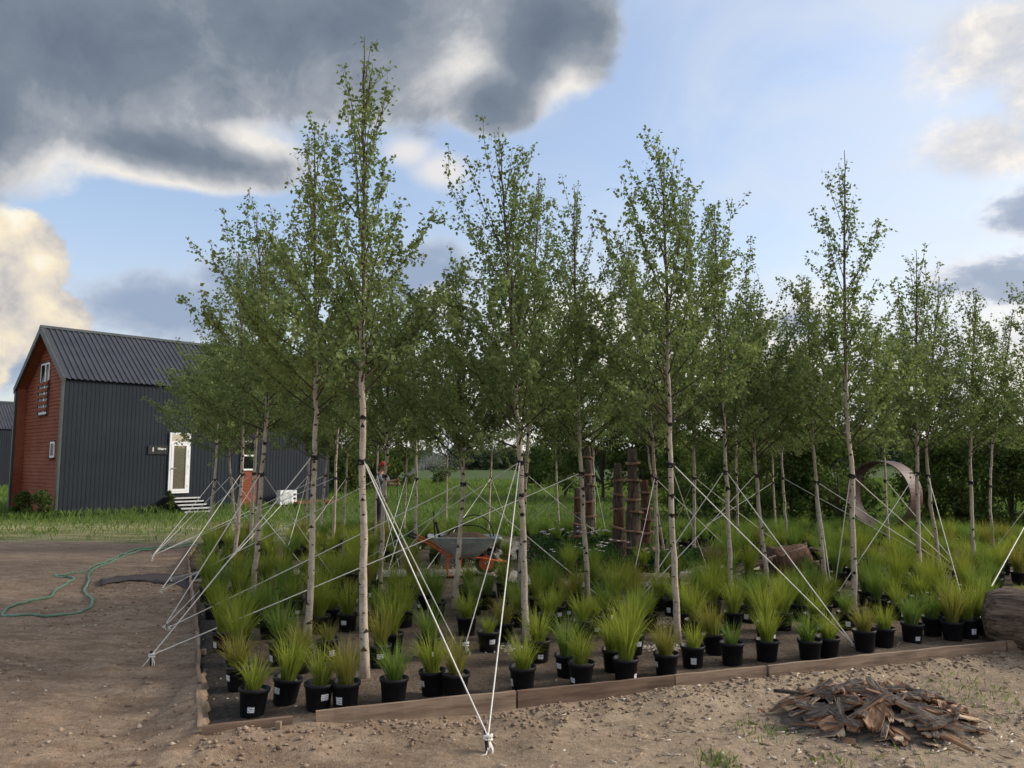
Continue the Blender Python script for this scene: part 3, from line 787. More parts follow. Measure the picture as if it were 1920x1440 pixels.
# door with transom on the long wall
dx0, dz1 = wall_pt(318, 811); dx1, _ = wall_pt(357, 811); _, dz0 = wall_pt(320, 925)
fr = MB(); frame_rect(fr, dx0, dx1, dz0, dz1, 0.07, -.075, -.019)
zt = wall_pt(337, 829)[1]; fr.box(dx0 + .07, dx1 - .07, -.075, -.019, zt - .05, zt + .03)
door = MB(); frame_rect(door, dx0 + .075, dx1 - .075, dz0 + .075, zt - .055, 0.085, -.085, -.025)
fo = fr.obj('door_frame', M_white, house)
do = door.obj('door', M_white, house)
MB().box(dx0 + .155, dx1 - .155, -.05, -.04, dz0 + .155, zt - .135).obj('pane', M_mirror, do)
MB().box(dx0 + .065, dx1 - .065, -.05, -.04, zt + .025, dz1 - .065).obj('transom_pane', M_mirror, fo)
hd = MB(); hd.box(dx0 + .11, dx0 + .14, -.125, -.085, dz0 + .93, dz0 + .96); hd.box(dx0 + .11, dx0 + .25, -.135, -.12, dz0 + .93, dz0 + .955); hd.obj('handle', M_zinc, do)
for fz in (.12, .5, .72, .8):
    MB().box(dx1 - .075, dx1 - .045, -.10, -.07, dz0 + fz * (zt - dz0), dz0 + fz * (zt - dz0) + .09).obj('hinge', M_white, do)
MB().box(dx0 - .05, dx0 - .003, -.03, -.018, dz0, dz1 + .05).obj('reveal', M_dark, house)
# sign with number and word
sx0, sz1 = wall_pt(277, 835); sx1, sz0 = wall_pt(313, 852)
sg = tag(MB().box(0, sx1 - sx0, -.03, 0, 0, sz1 - sz0).obj('house_sign', M_dark), 'dark wall sign with white figure one and a word, beside the door', 'sign')
sg.parent = None
w0 = hb + e1 * sx0 - e2 * 0.02
sg.location = (w0[0], w0[1], sz0); sg.rotation_euler = (0, 0, HANG)
def text_mesh(txt, size, m, parent, name, loc):
    cu = bpy.data.curves.new(name, 'FONT'); cu.body = txt; cu.size = size; cu.extrude = 0.003; cu.offset = size * 0.03
    o = bpy.data.objects.new(name, cu); COL.objects.link(o)
    bpy.context.view_layer.update()
    me = bpy.data.meshes.new_from_object(o.evaluated_get(bpy.context.evaluated_depsgraph_get()))
    bpy.data.objects.remove(o)
    me.materials.clear(); me.materials.append(m)
    q = link(name, me, parent, loc=loc, rot=(R(90), 0, 0)); return q
SH = sz1 - sz0; SWd = sx1 - sx0
text_mesh('1', SH * 0.62, M_white, sg, 'number', (SWd * .18, -.034, SH * .33))
text_mesh('Water', SH * 0.36, M_white, sg, 'lettering', (SWd * .48, -.034, SH * .50))
# steps
st = thing('entrance_steps', 'five dark open steps with pale nosings under the white glazed door', 'steps', tuple(hb), HANG)
nst = 5
for i in range(nst):
    ytop = -0.9 + 0.0
    a, za = wall_pt(312 + 13 * i, 932 + 9.5 * i, -.55 - .27 * i); b, _ = wall_pt(367 + 8 * i, 932 + 9.3 * i, -.55 - .27 * i)
    z = max(0.05, (dz0 - .1) * (1 - i / nst) - 0.04)
    y0 = -0.62 - .27 * i
    x0, x1 = dx0 - .12, dx1 + .22
    mb = MB().box(x0, x1, y0, y0 + (.6 if i == 0 else .3), z - .045, z)
    s_ = mb.obj('tread', M_dark, st)
    MB().box(x0 + .02, x1 - .02, y0 - .012, y0 - .001, z - .05, z + .004).obj('nosing', M_tread, s_)
for xx in (dx0 - .14, dx1 + .20):
    mb = MB(); mb.add([(xx, 0, -.05), (xx, -1.75, -.05), (xx, -1.75, .08), (xx, -.65, dz0 - .18), (xx, 0, dz0 - .18), (xx + .03, 0, -.05), (xx + .03, -1.75, -.05), (xx + .03, -1.75, .08), (xx + .03, -.65, dz0 - .18), (xx + .03, 0, dz0 - .18)],
       [(0, 1, 2, 3, 4), (9, 8, 7, 6, 5), (0, 5, 6, 1), (1, 6, 7, 2), (2, 7, 8, 3), (3, 8, 9, 4), (4, 9, 5, 0)])
    mb.obj('stringer', M_dark, st)
# second window with red panel below it
wx0, wz1 = wall_pt(452, 826); wx1, wz0 = wall_pt(477, 882)
fr = MB(); frame_rect(fr, wx0, wx1, wz0, wz1, .07, -.065, -.019); fr.box(wx0 + .07, wx1 - .07, -.06, -.02, (wz0 + wz1) / 2 - .03, (wz0 + wz1) / 2 + .03)
wo_ = fr.obj('window', M_white, house)
MB().box(wx0 + .065, wx1 - .065, -.045, -.035, wz0 + .065, wz1 - .065).obj('pane', M_glass, wo_)
pan = MB(); zz = 0.0
po = MB().box(wx0 - .02, wx1 + .1, -.03, -.019, 0.02, wz0 - .03).obj('red_panel', M_red, house)
k = int((wz0 - .06) / .135)
for i in range(k): MB().box(wx0 - .02, wx1 + .1, -.045, -.031, .03 + i * .135, .03 + i * .135 + .12).obj('cladding_board', M_red, po)
# base rail of the deck at the far end of the wall
rail = MB().box(wx1 + 1.5, HL - .05, -.9, -.05, 0.12, 0.2); rail.obj('deck_edge', M_red, house)
# gable windows
def gwin(px0, px1, py0, py1, mull=False):
    ya, z1 = gable_pt(px1, py0, REC); yb, z0 = gable_pt(px0, py1, REC); _, z1b = gable_pt(px0, py0, REC)
    y0, y1 = min(ya, yb), max(ya, yb)
    t = .07; mb = MB(); f0, f1 = REC - .032, REC - .006
    mb.box(f0, f1, y0, y0 + t, z0, z1); mb.box(f0, f1, y1 - t, y1, z0, z1)
    mb.box(f0, f1, y0 + t, y1 - t, z0, z0 + t); mb.box(f0, f1, y0 + t, y1 - t, z1 - t, z1)
    if mull:
        ym = y0 + (y1 - y0) * .42
        mb.box(f0, f1, ym - .06, ym + .06, z0 + t, z1 - t)
        mb.box(f0 + .004, f1, ym + .06, y1 - t, z0 + (z1 - z0) * .46, z0 + (z1 - z0) * .46 + .05)
    w = mb.obj('window', M_white, house)
    MB().box(REC - .020, REC - .010, y0 + t - .005, y1 - t + .005, z0 + t - .005, z1 - t + .005).obj('pane', M_glass, w)
    MB().box(REC - .04, REC - .007, y1 + .003, y1 + .07, z0 - .05, z1 + .05).obj('reveal', M_dark, w)
    MB().box(REC - .04, REC - .007, y0, y1, z1 + .003, z1 + .05).obj('lintel', M_dark, w)
    MB().box(REC - .09, REC - .006, y0 - .04, y1 + .08, z0 - .05, z0 - .012).obj('sill', M_dark, w)
    return y0, y1, z0, z1
y0, y1, z0, z1 = gwin(73, 95, 679, 778, True)
for i in range(5):
    zz = z0 + .12 + i * .24
    MB().box(REC - .085, REC - .062, y0 - .05, y1 + .12, zz, zz + .12).obj('railing_slat', M_red, house)
for yy in (y0 - .03, y1 + .05): MB().box(REC - .06, REC - .036, yy - .02, yy + .02, z0 - .01, z0 + 1.25).obj('railing_post', M_dark, house)
gwin(94, 104, 828, 858)

# neighbouring house far behind, a copy of the shell without the small things
far = thing('metal_clad_house', 'distant dark house of the same build, its roof showing behind the red gable', 'house')
for ch in list(house.children):
    if ch.name.split('.')[0] in ('wall', 'roof_sheet', 'roof_deck', 'verge_trim', 'corner_trim', 'ridge_cap', 'gable_wall', 'recess_lining'):
        c = ch.copy(); COL.objects.link(c); c.parent = far
fp = D(8, 900, 56.0)
far.location = (fp[0] - e1[0] * 6.5, fp[1] - e1[1] * 6.5, -0.5); far.rotation_euler = (0, 0, HANG)

# air conditioner outdoor unit
ax, az_ = wall_pt(519, 936, -.35); bx, bz = wall_pt(549, 958, -.35)
ac = thing('air_conditioner', 'white outdoor air conditioner unit on the grass by the dark wall', 'air conditioner', tuple(hb + e1 * ax - e2 * .62), HANG)
acw = bx - ax; ach = 0.58; acz = 0.10
mb = MB().box(0, acw, 0, .3, acz, acz + ach); body = mb.obj('casing', M_white, ac)
mb = MB()
for rr in (.05, .11, .17, .22):
    a = np.linspace(0, 2 * math.pi, 25); mb.tube(np.stack([acw * .38 + rr * np.cos(a), np.full(25, -.012), acz + ach / 2 + rr * np.sin(a)], -1), .006, 4, cap=False)
mb.obj('fan_grille', M_zinc, ac)
for i in range(2): MB().box(acw * .80, acw * .94, -.012, -.002, acz + .2 + i * .16, acz + .28 + i * .16).obj('vent', M_dark, ac)
for xx in (.05, acw - .09): MB().box(xx, xx + .04, .02, .28, 0, acz).obj('foot', M_dark, ac)

# ------------------------------------------------------------------ birches
def spline(pts, n):
    pts = np.array(pts, dtype=float); k = len(pts)
    d = np.concatenate([[0], np.cumsum(np.linalg.norm(np.diff(pts, axis=0), axis=1))])
    # Catmull-Rom through chord-length parameters
    out = []
    s = np.linspace(0, d[-1], n)
    m = np.gradient(pts, d, axis=0)
    for x in s:
        i = min(np.searchsorted(d, x, side='right') - 1, k - 2)
        h = d[i + 1] - d[i]; t = (x - d[i]) / h
        out.append((2*t**3 - 3*t**2 + 1) * pts[i] + (t**3 - 2*t**2 + t) * h * m[i] + (-2*t**3 + 3*t**2) * pts[i+1] + (t**3 - t**2) * h * m[i+1])
    return np.array(out)

def leaves_arrays(P, size, g, droop=0.5):
    """diamond leaves folded on the midrib; P (N,3)"""
    N = len(P)
    ax = g.normal(0, 1, (N, 3)); ax[:, 2] = ax[:, 2] * 0.7 - droop
    ax /= np.linalg.norm(ax, axis=1)[:, None]
    nb = g.normal(0, 1, (N, 3)); s = np.cross(ax, nb); s /= (np.linalg.norm(s, axis=1)[:, None] + 1e-9)
    nn = np.cross(s, ax)
    L = size[:, None]; Wd = L * g.uniform(0.30, 0.42, (N, 1))
    v0 = P; v2 = P + ax * L
    v1 = P + ax * L * 0.38 + s * Wd + nn * L * 0.10; v3 = P + ax * L * 0.38 - s * Wd + nn * L * 0.10
    V = np.stack([v0, v1, v2, v3], 1).reshape(-1, 3)
    i = 4 * np.arange(N)[:, None]
    Fc = np.concatenate([i + np.array([[0, 1, 2]]), i + np.array([[0, 2, 3]])])
    return V, Fc

def branch_pts(p0, dirv_, L, g, k=6, up=0.5, wob=0.06):
    p = np.array(p0, float); d = np.array(dirv_, float); d /= np.linalg.norm(d); out = [p.copy()]
    for i in range(k - 1):
        d = d + np.array([0, 0, up / k]) + g.normal(0, wob, 3); d /= np.linalg.norm(d)
        p = p + d * (L / (k - 1)); out.append(p.copy())
    return np.array(out)

TREES = {}
def birch(key, label, base_px, tie_px, top_px=None, r=0.034, H_=None, R_=0.62, nl=3600, zc=2.2, group=None, young=False, seed=1, mid_px=None, bz=SZ):
    g = np.random.default_rng(1000 + seed)
    if zc <= 2.16: zc -= .17
    b = G(base_px[0], base_px[1], bz); Yb = b[1]
    tie = D(tie_px[0], tie_px[1], Yb + g.normal(0, 0.03))
    if top_px: top = D(top_px[0], top_px[1], Yb + g.normal(0, 0.12))
    else:
        slope = (tie - b)[:2] / max(0.3, tie[2] - b[2])
        top = np.array([tie[0] + slope[0] * (H_ - tie[2]) * .6 + g.normal(0, .06), Yb + g.normal(0, .1), H_])
    pts = [b, tie]
    if mid_px: pts.append(D(mid_px[0], mid_px[1], Yb))
    pts.append(top)
    ax = spline(pts, 26)
    ax[2:-1] += g.normal(0, 0.006, (len(ax) - 3, 3)) * np.array([1, 1, 0])
    z = ax[:, 2]; hh = top[2]
    tt = np.clip((z - b[2]) / (hh - b[2]), 0, 1)
    rad = r * (1 - tt) ** 0.8 * 0.92 + 0.0035
    rad[0] *= 1.30; rad[1] *= 1.08
    t = thing('birch_tree', label, 'birch', tuple(b), 0, group)
    A = ax - b; A0 = A.copy(); A0[0, 2] -= 0.06
    up = np.clip((z - (zc + 0.2)) / (0.55 * (hh - zc)), 0, 1)
    mb = MB(); mb.tube(A0, rad, 9, attr=up)
    mb.obj('trunk', M_birch, t, True, 'up')
    # black branch scars, chevron patches wrapped on the trunk
    sc_mb = MB(); zs_ = b[2] + .10; phi = g.uniform(0, 6.28)
    while zs_ < zc + .55 * (hh - zc):
        i0 = np.clip(np.searchsorted(z, zs_) - 1, 0, len(z) - 2); f0 = (zs_ - z[i0]) / (z[i0 + 1] - z[i0] + 1e-9)
        cen = A[i0] * (1 - f0) + A[i0 + 1] * f0; rr0 = rad[i0] * (1 - f0) + rad[i0 + 1] * f0
        big_ = g.random() < .42
        wd = g.uniform(.55, 1.0) if big_ else g.uniform(.25, .55); hg = g.uniform(.014, .030) if big_ else g.uniform(.004, .011)
        V = []; K = 7
        for q in range(K):
            u_ = q / (K - 1) * 2 - 1; th_ = phi + u_ * wd
            top_ = hg * (1 - abs(u_)) ** .8 * g.uniform(.8, 1.2) + .002; bot_ = -hg * .25 * (1 - u_ * u_) * g.uniform(.5, 1.4) - .002 + (.3 * hg * abs(u_) * -1 if big_ else 0)
            top_ += (-.3 * hg * abs(u_) if big_ else 0)
            for zz_ in (bot_, max(top_, bot_ + .002)):
                V.append((cen[0] + (rr0 + .0018) * math.cos(th_), cen[1] + (rr0 + .0018) * math.sin(th_), cen[2] + zz_))
        sc_mb.add(V, [(2*q, 2*q+2, 2*q+3, 2*q+1) for q in range(K - 1)])
        phi += g.uniform(.9, 3.6); zs_ += g.exponential(.055) + .018
    sc_mb.obj('bark_scars', M_scar, t, kind='stuff')
    # limbs
    limb = MB(); LP = []; LW = []
    def at(zv):
        i = np.clip(np.searchsorted(z, zv) - 1, 0, len(z) - 2); f = (zv - z[i]) / (z[i + 1] - z[i] + 1e-9)
        return A[i] * (1 - f) + A[i + 1] * f, rad[i] * (1 - f) + rad[i + 1] * f
    nprim = 38
    az0 = g.uniform(0, 6.28)
    for i in range(nprim):
        s = (i + g.uniform(-.4, .4)) / nprim; s = np.clip(s, 0, 0.985)
        zv = zc + (hh - zc) * s ** 1.3 * 0.86
        p, rr = at(zv)
        a = az0 + i * 2.399 + g.uniform(-.5, .5)
        tilt = R(max(11, 62 - 52 * s + g.uniform(-10, 10)))
        L = (R_ / 0.62) * (1.34 * (1 - s) ** 0.85 + 0.30 + .22 * (s > .55)) * g.uniform(0.62, 1.1)
        d = (math.cos(a) * math.sin(tilt), math.sin(a) * math.sin(tilt), math.cos(tilt))
        bp = branch_pts(p, d, L, g, 6, 0.55, 0.06)
        limb.tube(bp, np.linspace(min(rr * .55, .0085 * (1.15 - .6 * s)), .0016, 6), 4, cap=False)
        LP.append(bp[1:]); LW.append(L * .7 * (1.2 - .75 * s))
        for j in range(int(1.5 + 8 * (1 - s))):
            f = g.uniform(.15, .95); k = int(f * 5); q = bp[k] + (bp[min(k + 1, 5)] - bp[k]) * (f * 5 - k)
            dd = (bp[min(k + 1, 5)] - bp[k]); dd = dd / (np.linalg.norm(dd) + 1e-9) + g.normal(0, .6, 3) + np.array([0, 0, .25 * s - .12])
            l2 = L * g.uniform(.22, .5) * (1.15 - .5 * f)
            tp = branch_pts(q, dd, l2, g, 4, 0.25, 0.12)
            limb.tube(tp, np.linspace(.003, .0012, 4), 3, cap=False)
            LP.append(tp); LW.append(l2 * (1.3 - .95 * s))
    # leader
    LP.append(A[-5:]); LW.append(0.22)
    limb.obj('branches', M_twig, t, False)
    LWn = np.array(LW) / sum(LW)
    nl = int(nl * 2.95); cnt = g.multinomial(nl, LWn); Ps = []
    for pl, c in zip(LP, cnt):
        if c == 0: continue
        u = g.random(c) ** 0.85 * (len(pl) - 1); k = np.minimum(u.astype(int), len(pl) - 2); f = (u - k)[:, None]
        Ps.append(pl[k] * (1 - f) + pl[k + 1] * f + g.normal(0, .026, (c, 3)))
    Ps = np.concatenate(Ps)
    sz_ = g.uniform(.030, .056, len(Ps))
    V, Fc = leaves_arrays(Ps, sz_, g)
    low = np.clip(1.1 - (Ps[:, 2] + b[2] - zc) / (hh - zc), 0, 1)
    rnd = np.clip(g.random(len(Ps)) * .75 + .25 * low, 0, 1)
    link('crown', fast_mesh('crown', V, Fc, M_leaf_y if young else M_leaf, {'rnd': np.repeat(rnd, 4)}), t, 'stuff')
    # black tie band
    pt, rr = at(tie[2]); a = np.linspace(0, 2 * math.pi, 13)
    mb = MB()
    for q, dz in ((0, 0.0), (1, 0.018), (2, -0.016)):
        mb.tube(np.stack([pt[0] + (rr + .007) * np.cos(a), pt[1] + (rr + .007) * np.sin(a), pt[2] + dz + .006 * np.sin(a * 2 + q)], -1), .009, 5, cap=False)
    mb.tube([pt + np.array([rr, -rr, 0]), pt + np.array([rr + .03, -rr - .02, .012]), pt + np.array([rr + .065, -rr - .03, -.008])], .004, 4)
    mb.obj('tie_band', M_strap, t)
    TREES[key] = dict(tie=tie, r=rr, o=t, base=b)
    return t

BK = 'birches in the back rows of the bed'
birch('T1', 'tallest birch, standing alone with bare lower trunk at the front of the bed', (684, 1272), (679, 866), (683, 70), .037, R_=.60, nl=2700, zc=2.35, mid_px=(680, 700), seed=1)
birch('T2', 'leaning slim birch just behind the tallest birch on the house side', (577, 1203), (590, 858), (590, 250), .034, R_=.66, nl=3600, zc=2.3, young=True, seed=2)
birch('T3', 'front birch of the close group of birches in line with the red wall panel', (474, 1128), (491, 890), (480, 402), .036, R_=.74, nl=4200, zc=2.25, mid_px=(500, 768), seed=3)
birch('T4', 'left birch of the pair behind the front one, before the red wall panel', (438, 1068), (453, 890), (447, 470), .034, R_=.72, nl=4200, zc=2.1, seed=4)
birch('T4b', 'right birch of the pair behind the front one, before the red wall panel', (469, 1056), (477, 888), (500, 430), .034, R_=.72, nl=4000, zc=2.2, seed=5)
birch('T5', 'thin birch standing nearest the white door at the bed corner', (388, 1020), (402, 900), None, .034, 4.7, .84, 5000, 2.2, seed=6)
birch('T6', 'thin birch between the one by the door and the close group', (444, 1004), (433, 893), None, .032, 4.6, .85, 4600, 2.05, seed=7)
birch('T7', 'thin birch in the back row in front of the outdoor air conditioner', (572, 1004), (578, 892), None, .032, 4.7, .75, 3600, 2.1, seed=8)
birch('T8', 'tilted thin birch at the end of the house wall', (598, 1012), (610, 892), None, .032, 4.6, .75, 3600, 2.05, seed=9)
birch('T9', 'thin birch with rough scarred trunk just past the house end', (624, 1040), (629, 897), None, .034, 4.8, .75, 3600, 2.1, seed=10)
birch('T10', 'slim pale birch halfway between the house end and the watering person', (643, 1012), (649, 898), None, .028, 4.6, .7, 3200, 2.1, seed=11)
birch('T11', 'birch standing in front of the watering person', (711, 1107), (722, 893), (735, 520), .034, R_=.68, nl=3600, zc=2.15, seed=12)
birch('T12', 'thin pale birch crossing the back of the watering person', (702, 1020), (707, 890), None, .027, 4.6, .7, 3000, 2.1, seed=13)
birch('T14', 'thin birch in line with the outstretched arm of the watering person', (757, 1004), (762, 893), None, .026, 4.7, .7, 3000, 2.1, seed=14)
birch('T15', 'birch behind the handles of the wheelbarrow', (779, 1052), (780, 898), (775, 560), .032, R_=.72, nl=3400, zc=2.1, seed=15)
birch('T16', 'thin birch rising beyond the tray of the wheelbarrow', (836, 1004), (838, 885), None, .028, 4.6, .75, 3200, 2.1, seed=16)
birch('T17', 'low forking birch in front of the wheelbarrow', (852, 1140), (868, 908), (850, 560), .035, R_=.86, nl=4400, zc=1.95, seed=17)
birch('T18', 'thin birch in the meadow side row beyond the wheelbarrow wheel', (915, 1002), (920, 897), None, .028, 4.6, .8, 3400, 2.1, seed=18)
birch('T19', 'tall front birch tied to the peg in front of the plank edging, near the wheelbarrow', (987, 1203), (975, 868), (936, 260), .035, R_=.82, nl=4700, zc=2.15, mid_px=(963, 660), seed=19)
birch('T20', 'grey trunked birch just behind the tall one near the wheelbarrow', (973, 1105), (987, 890), (1010, 330), .034, R_=.80, nl=4200, zc=2.2, seed=20)
birch('T21', 'thin birch alone against the open meadow', (1050, 1010), (1044, 905), None, .026, 4.5, .75, 3000, 2.1, seed=21)
birch('T22', 'birch in front of the double log column, long rope tied to it', (1103, 1137), (1090, 888), (1076, 345), .034, R_=.72, nl=4000, zc=2.1, mid_px=(1086, 815), seed=22)
birch('T23', 'thin birch close beside the double log column', (1117, 1012), (1113, 893), None, .028, 4.9, .8, 3600, 2.1, seed=23)
birch('T24', 'birch rising from the flower patch beside the tallest log column', (1232, 1082), (1228, 898), (1172, 450), .032, R_=.82, nl=4000, zc=2.15, seed=24)
birch('T24b', 'pale birch just behind the one in the flower patch', (1246, 1040), (1222, 893), None, .026, 5.0, .7, 3200, 2.1, seed=25)
birch('T25', 'tall front birch before the pale log and flower patch', (1271, 1207), (1257, 872), (1244, 290), .034, R_=.74, nl=4100, zc=2.2, mid_px=(1254, 760), seed=26)
birch('T26', 'spotted birch at the edge of the gravel patch', (1301, 1042), (1302, 897), (1290, 350), .034, R_=.80, nl=4000, zc=2.15, seed=27)
birch('T27', 'leaning smooth birch in front of the bundle of poles', (1372, 1133), (1361, 886), (1340, 385), .032, R_=.80, nl=4200, zc=2.15, seed=28)
birch('T28', 'thin birch behind the bundle of poles', (1384, 1047), (1381, 890), None, .026, 4.6, .8, 3600, 2.05, seed=29)
birch('T29', 'crooked birch standing right before the stump', (1440, 1112), (1418, 892), (1400, 560), .033, R_=.82, nl=4000, zc=2.05, seed=30)
birch('T30', 'slender white birch against the thicket left of the stump poles end', (1455, 1012), (1450, 905), None, .024, 4.2, .7, 2800, 2.0, seed=31)
birch('T31', 'brown tinted birch rising just behind the stump', (1477, 1030), (1468, 897), (1462, 610), .030, R_=.7, nl=3000, zc=2.0, seed=32)
birch('T32', 'curved birch between the stump and the rusty ring', (1548, 1107), (1530, 905), (1512, 520), .032, R_=.60, nl=2900, zc=2.15, seed=33)
birch('T33', 'tall white birch on the stump side of the rusty ring', (1601, 1157), (1596, 893), (1583, 282), .034, R_=.62, nl=3200, zc=2.15, mid_px=(1590, 800), seed=34)
birch('T34', 'thin birch standing in front of the opening of the rusty ring', (1667, 1057), (1660, 902), None, .024, 4.3, .6, 2300, 2.1, seed=35)
birch('T35', 'birch on the thicket side of the rusty ring, the straighter of two', (1724, 1107), (1720, 888), (1718, 470), .032, R_=.66, nl=2700, zc=2.1, seed=36)
birch('T36', 'slanting birch of the two beside the rusty ring', (1766, 1087), (1740, 893), (1762, 520), .031, R_=.66, nl=2600, zc=2.1, seed=37)
birch('T37', 'straight birch past the slanting pair, towards the big bark log', (1826, 1087), (1820, 905), (1830, 540), .031, R_=.66, nl=2500, zc=2.1, seed=38)
birch('T38', 'thin birch farthest along the bed, half lost in the thicket', (1862, 1032), (1857, 912), (1900, 580), .028, R_=.7, nl=2600, zc=2.1, seed=39)
birch('T39', 'birch beyond the big bark log at the end of the bed', (1990, 1110), (1975, 890), (1960, 560), .031, R_=.7, nl=2600, zc=2.1, seed=40)

# ------------------------------------------------------------------ pegs and guy ropes
PEGS = {}
def peg(key, px, py, label, big=False, bed=False, vis=True, wire=False):
    z = SZ if bed else 0.0
    p = G(px, py, z)
    if not bed: p[2] = gh(p[0], p[1])
    head = p + np.array([0, 0, .10 if big else .035])
    PEGS[key] = head
    if not vis: return
    t = thing('ground_peg', label, 'peg', tuple(p), 0, 'ground pegs of the guy ropes')
    mb = MB()
    lean = np.array([-.02, .03, .0]) if big else np.array([.01, .02, 0])
    mb.tube([-lean * 2 - np.array([0, 0, .08]), lean * .2, (head - p) + lean + np.array([0, 0, .03])], .013 if big else .008, 6)
    mb.obj('stake', M_strap, t)
    k = MB(); a = np.linspace(0, 6 * math.pi, 40)
    rr = .026 if big else .014
    k.tube(np.stack([rr * np.cos(a), rr * np.sin(a) * .8, (head - p)[2] - .02 + .035 * a / a[-1] + .006 * np.sin(a * .7)], -1), .0075 if big else .005, 5)
    for j in range(3):
        q = np.array([0, 0, (head - p)[2]]); e = q + np.array([rng.normal(0, .03), -.02 + rng.normal(0, .02), -.11 - .02 * j]) * (1 if big else .5)
        k.tube([q, (q + e) / 2 + np.array([rng.normal(.015, .012), -.02, 0]), e], .0045 if big else .003, 4)
    k.obj('knot', M_rope, t)
    if wire:
        w = MB(); w.tube([np.array([0, 0, .03]), np.array([-.01, -.06, .012]), np.array([-.05, -.08, .008]), np.array([-.10, -.075, .006])], .004, 5); w.obj('rope_tail', M_rope, t)
peg('A', 915, 1402, 'white knotted peg on bare dirt in front of the plank edging', True, wire=True)
peg('B', 284, 1243, 'black stake wrapped in white cord on the dirt beside the bed corner', True)
peg('C', 318, 1180, 'low peg in the dirt where a single rope leaves for the wheelbarrow birch')
peg('D', 308, 1178, 'low peg in the dirt holding the rope of the close birch group')
peg('E', 301, 1117, 'low peg beside the dark fabric strip')
peg('F', 286, 1052, 'knotted peg near where the hose enters the bed', True)
peg('Gp', 1601, 1216, 'peg just inside the front planks holding two ropes', bed=True)
peg('Hk', 873, 1228, 'dark bent hook in the soil near the front planks', True, True)
peg('I', 1818, 1090, 'peg deep in the bed where four ropes meet before the thicket', bed=True)
peg('J', 1562, 1130, 'peg among the pots between the stump and the rusty ring', bed=True)
peg('K', 1811, 1150, 'peg among the pots near the big bark log', bed=True)
peg('H', 1190, 1136, 'peg among the pots in front of the pale log', bed=True)
for key, (x, y) in dict(m1=(625, 1087), m2=(562, 1057), m3=(498, 1015), m4=(532, 1057), m5=(547, 1042), m6=(700, 1110), m7=(748, 1067), m8=(728, 1075), m9=(1132, 1130), m10=(800, 1072), m11=(957, 998),
                        m12=(985, 990), m13=(1130, 1010), m14=(1139, 1014), m15=(854, 1212), m16=(1324, 1062), m17=(1180, 1120), m18=(1460, 1022), m19=(1387, 1052), m20=(1270, 1022), m21=(1265, 985), m22=(1690, 1120), m23=(640, 1080), m24=(1833, 1074)).items():
    peg(key, x, y, '', bed=True, vis=False)

NICK = dict(T1='tallest birch', T2='leaning birch behind the tallest', T3='front birch of the close group', T4='left pair birch', T4b='right pair birch', T5='birch nearest the white door', T6='birch next to the door one',
            T7='birch before the air conditioner', T8='birch at the house end', T9='scarred birch past the house end', T10='slim birch left of the person', T11='birch before the person', T12='pale birch at the person', T14='birch at the outstretched arm',
            T15='birch at the barrow handles', T16='birch beyond the barrow', T17='forking birch at the wheelbarrow', T18='birch past the barrow wheel', T19='tall birch near the wheelbarrow', T20='grey birch near the wheelbarrow', T21='lone meadow side birch',
            T22='birch at the double log column', T23='thin birch at the log columns', T24='flower patch birch', T25='tall birch before the flower patch', T26='gravel patch birch', T27='leaning birch at the poles', T28='thin birch behind the poles',
            T29='crooked birch at the stump', T30='slender thicket birch', T31='birch behind the stump', T32='curved birch before the ring', T33='tall birch at the rusty ring', T34='birch in the ring opening', T35='straight birch beside the ring', T36='slanting birch beside the ring', T38='farthest birch', T39='birch beyond the bark log')
PN = dict(A='knotted peg before the planks', B='cord wrapped stake on the dirt', C='low dirt peg', D='low dirt peg by the bed side', E='peg by the fabric strip', F='peg near the hose', Gp='peg inside the front planks', Hk='dark bent hook', I='peg before the thicket', J='peg near the stump', K='peg by the bark log', H='peg before the pale log')
ROPES = [('T1', 'A'), ('T19', 'A'), ('T2', 'B'), ('T22', 'B'), ('T17', 'C'), ('T3', 'D'), ('T7', 'D'), ('T4', 'E'), ('T11', 'E'), ('T5', 'F'), ('T6', 'F'), ('T4b', 'F'), ('T8', 'F'), ('T9', 'F'),
         ('T3', 'm1'), ('T6', 'm2'), ('T5', 'm3'), ('T7', 'm4'), ('T10', 'm5'), ('T14', 'm6'), ('T12', 'm7'), ('T17', 'm8'), ('T17', 'm9'), ('T18', 'm10'), ('T18', 'm11'), ('T22', 'm12'), ('T21', 'm12'), ('T20', 'm13'), ('T23', 'm14'),
         ('T19', 'Hk'), ('T1', 'm15'), ('T25', 'Gp'), ('T27', 'Gp'), ('T25', 'm16'), ('T27', 'H'), ('T29', 'H'), ('T24', 'm17'), ('T26', 'm18'), ('T24', 'm19'), ('T30', 'm20'), ('T26', 'm21'),
         ('T31', 'I'), ('T32', 'I'), ('T33', 'I'), ('T34', 'I'), ('T35', 'J'), ('T33', 'J'), ('T32', 'J'), ('T36', 'K'), ('T15', 'm8'), ('T19', 'm23'), ('T39', 'm24')]
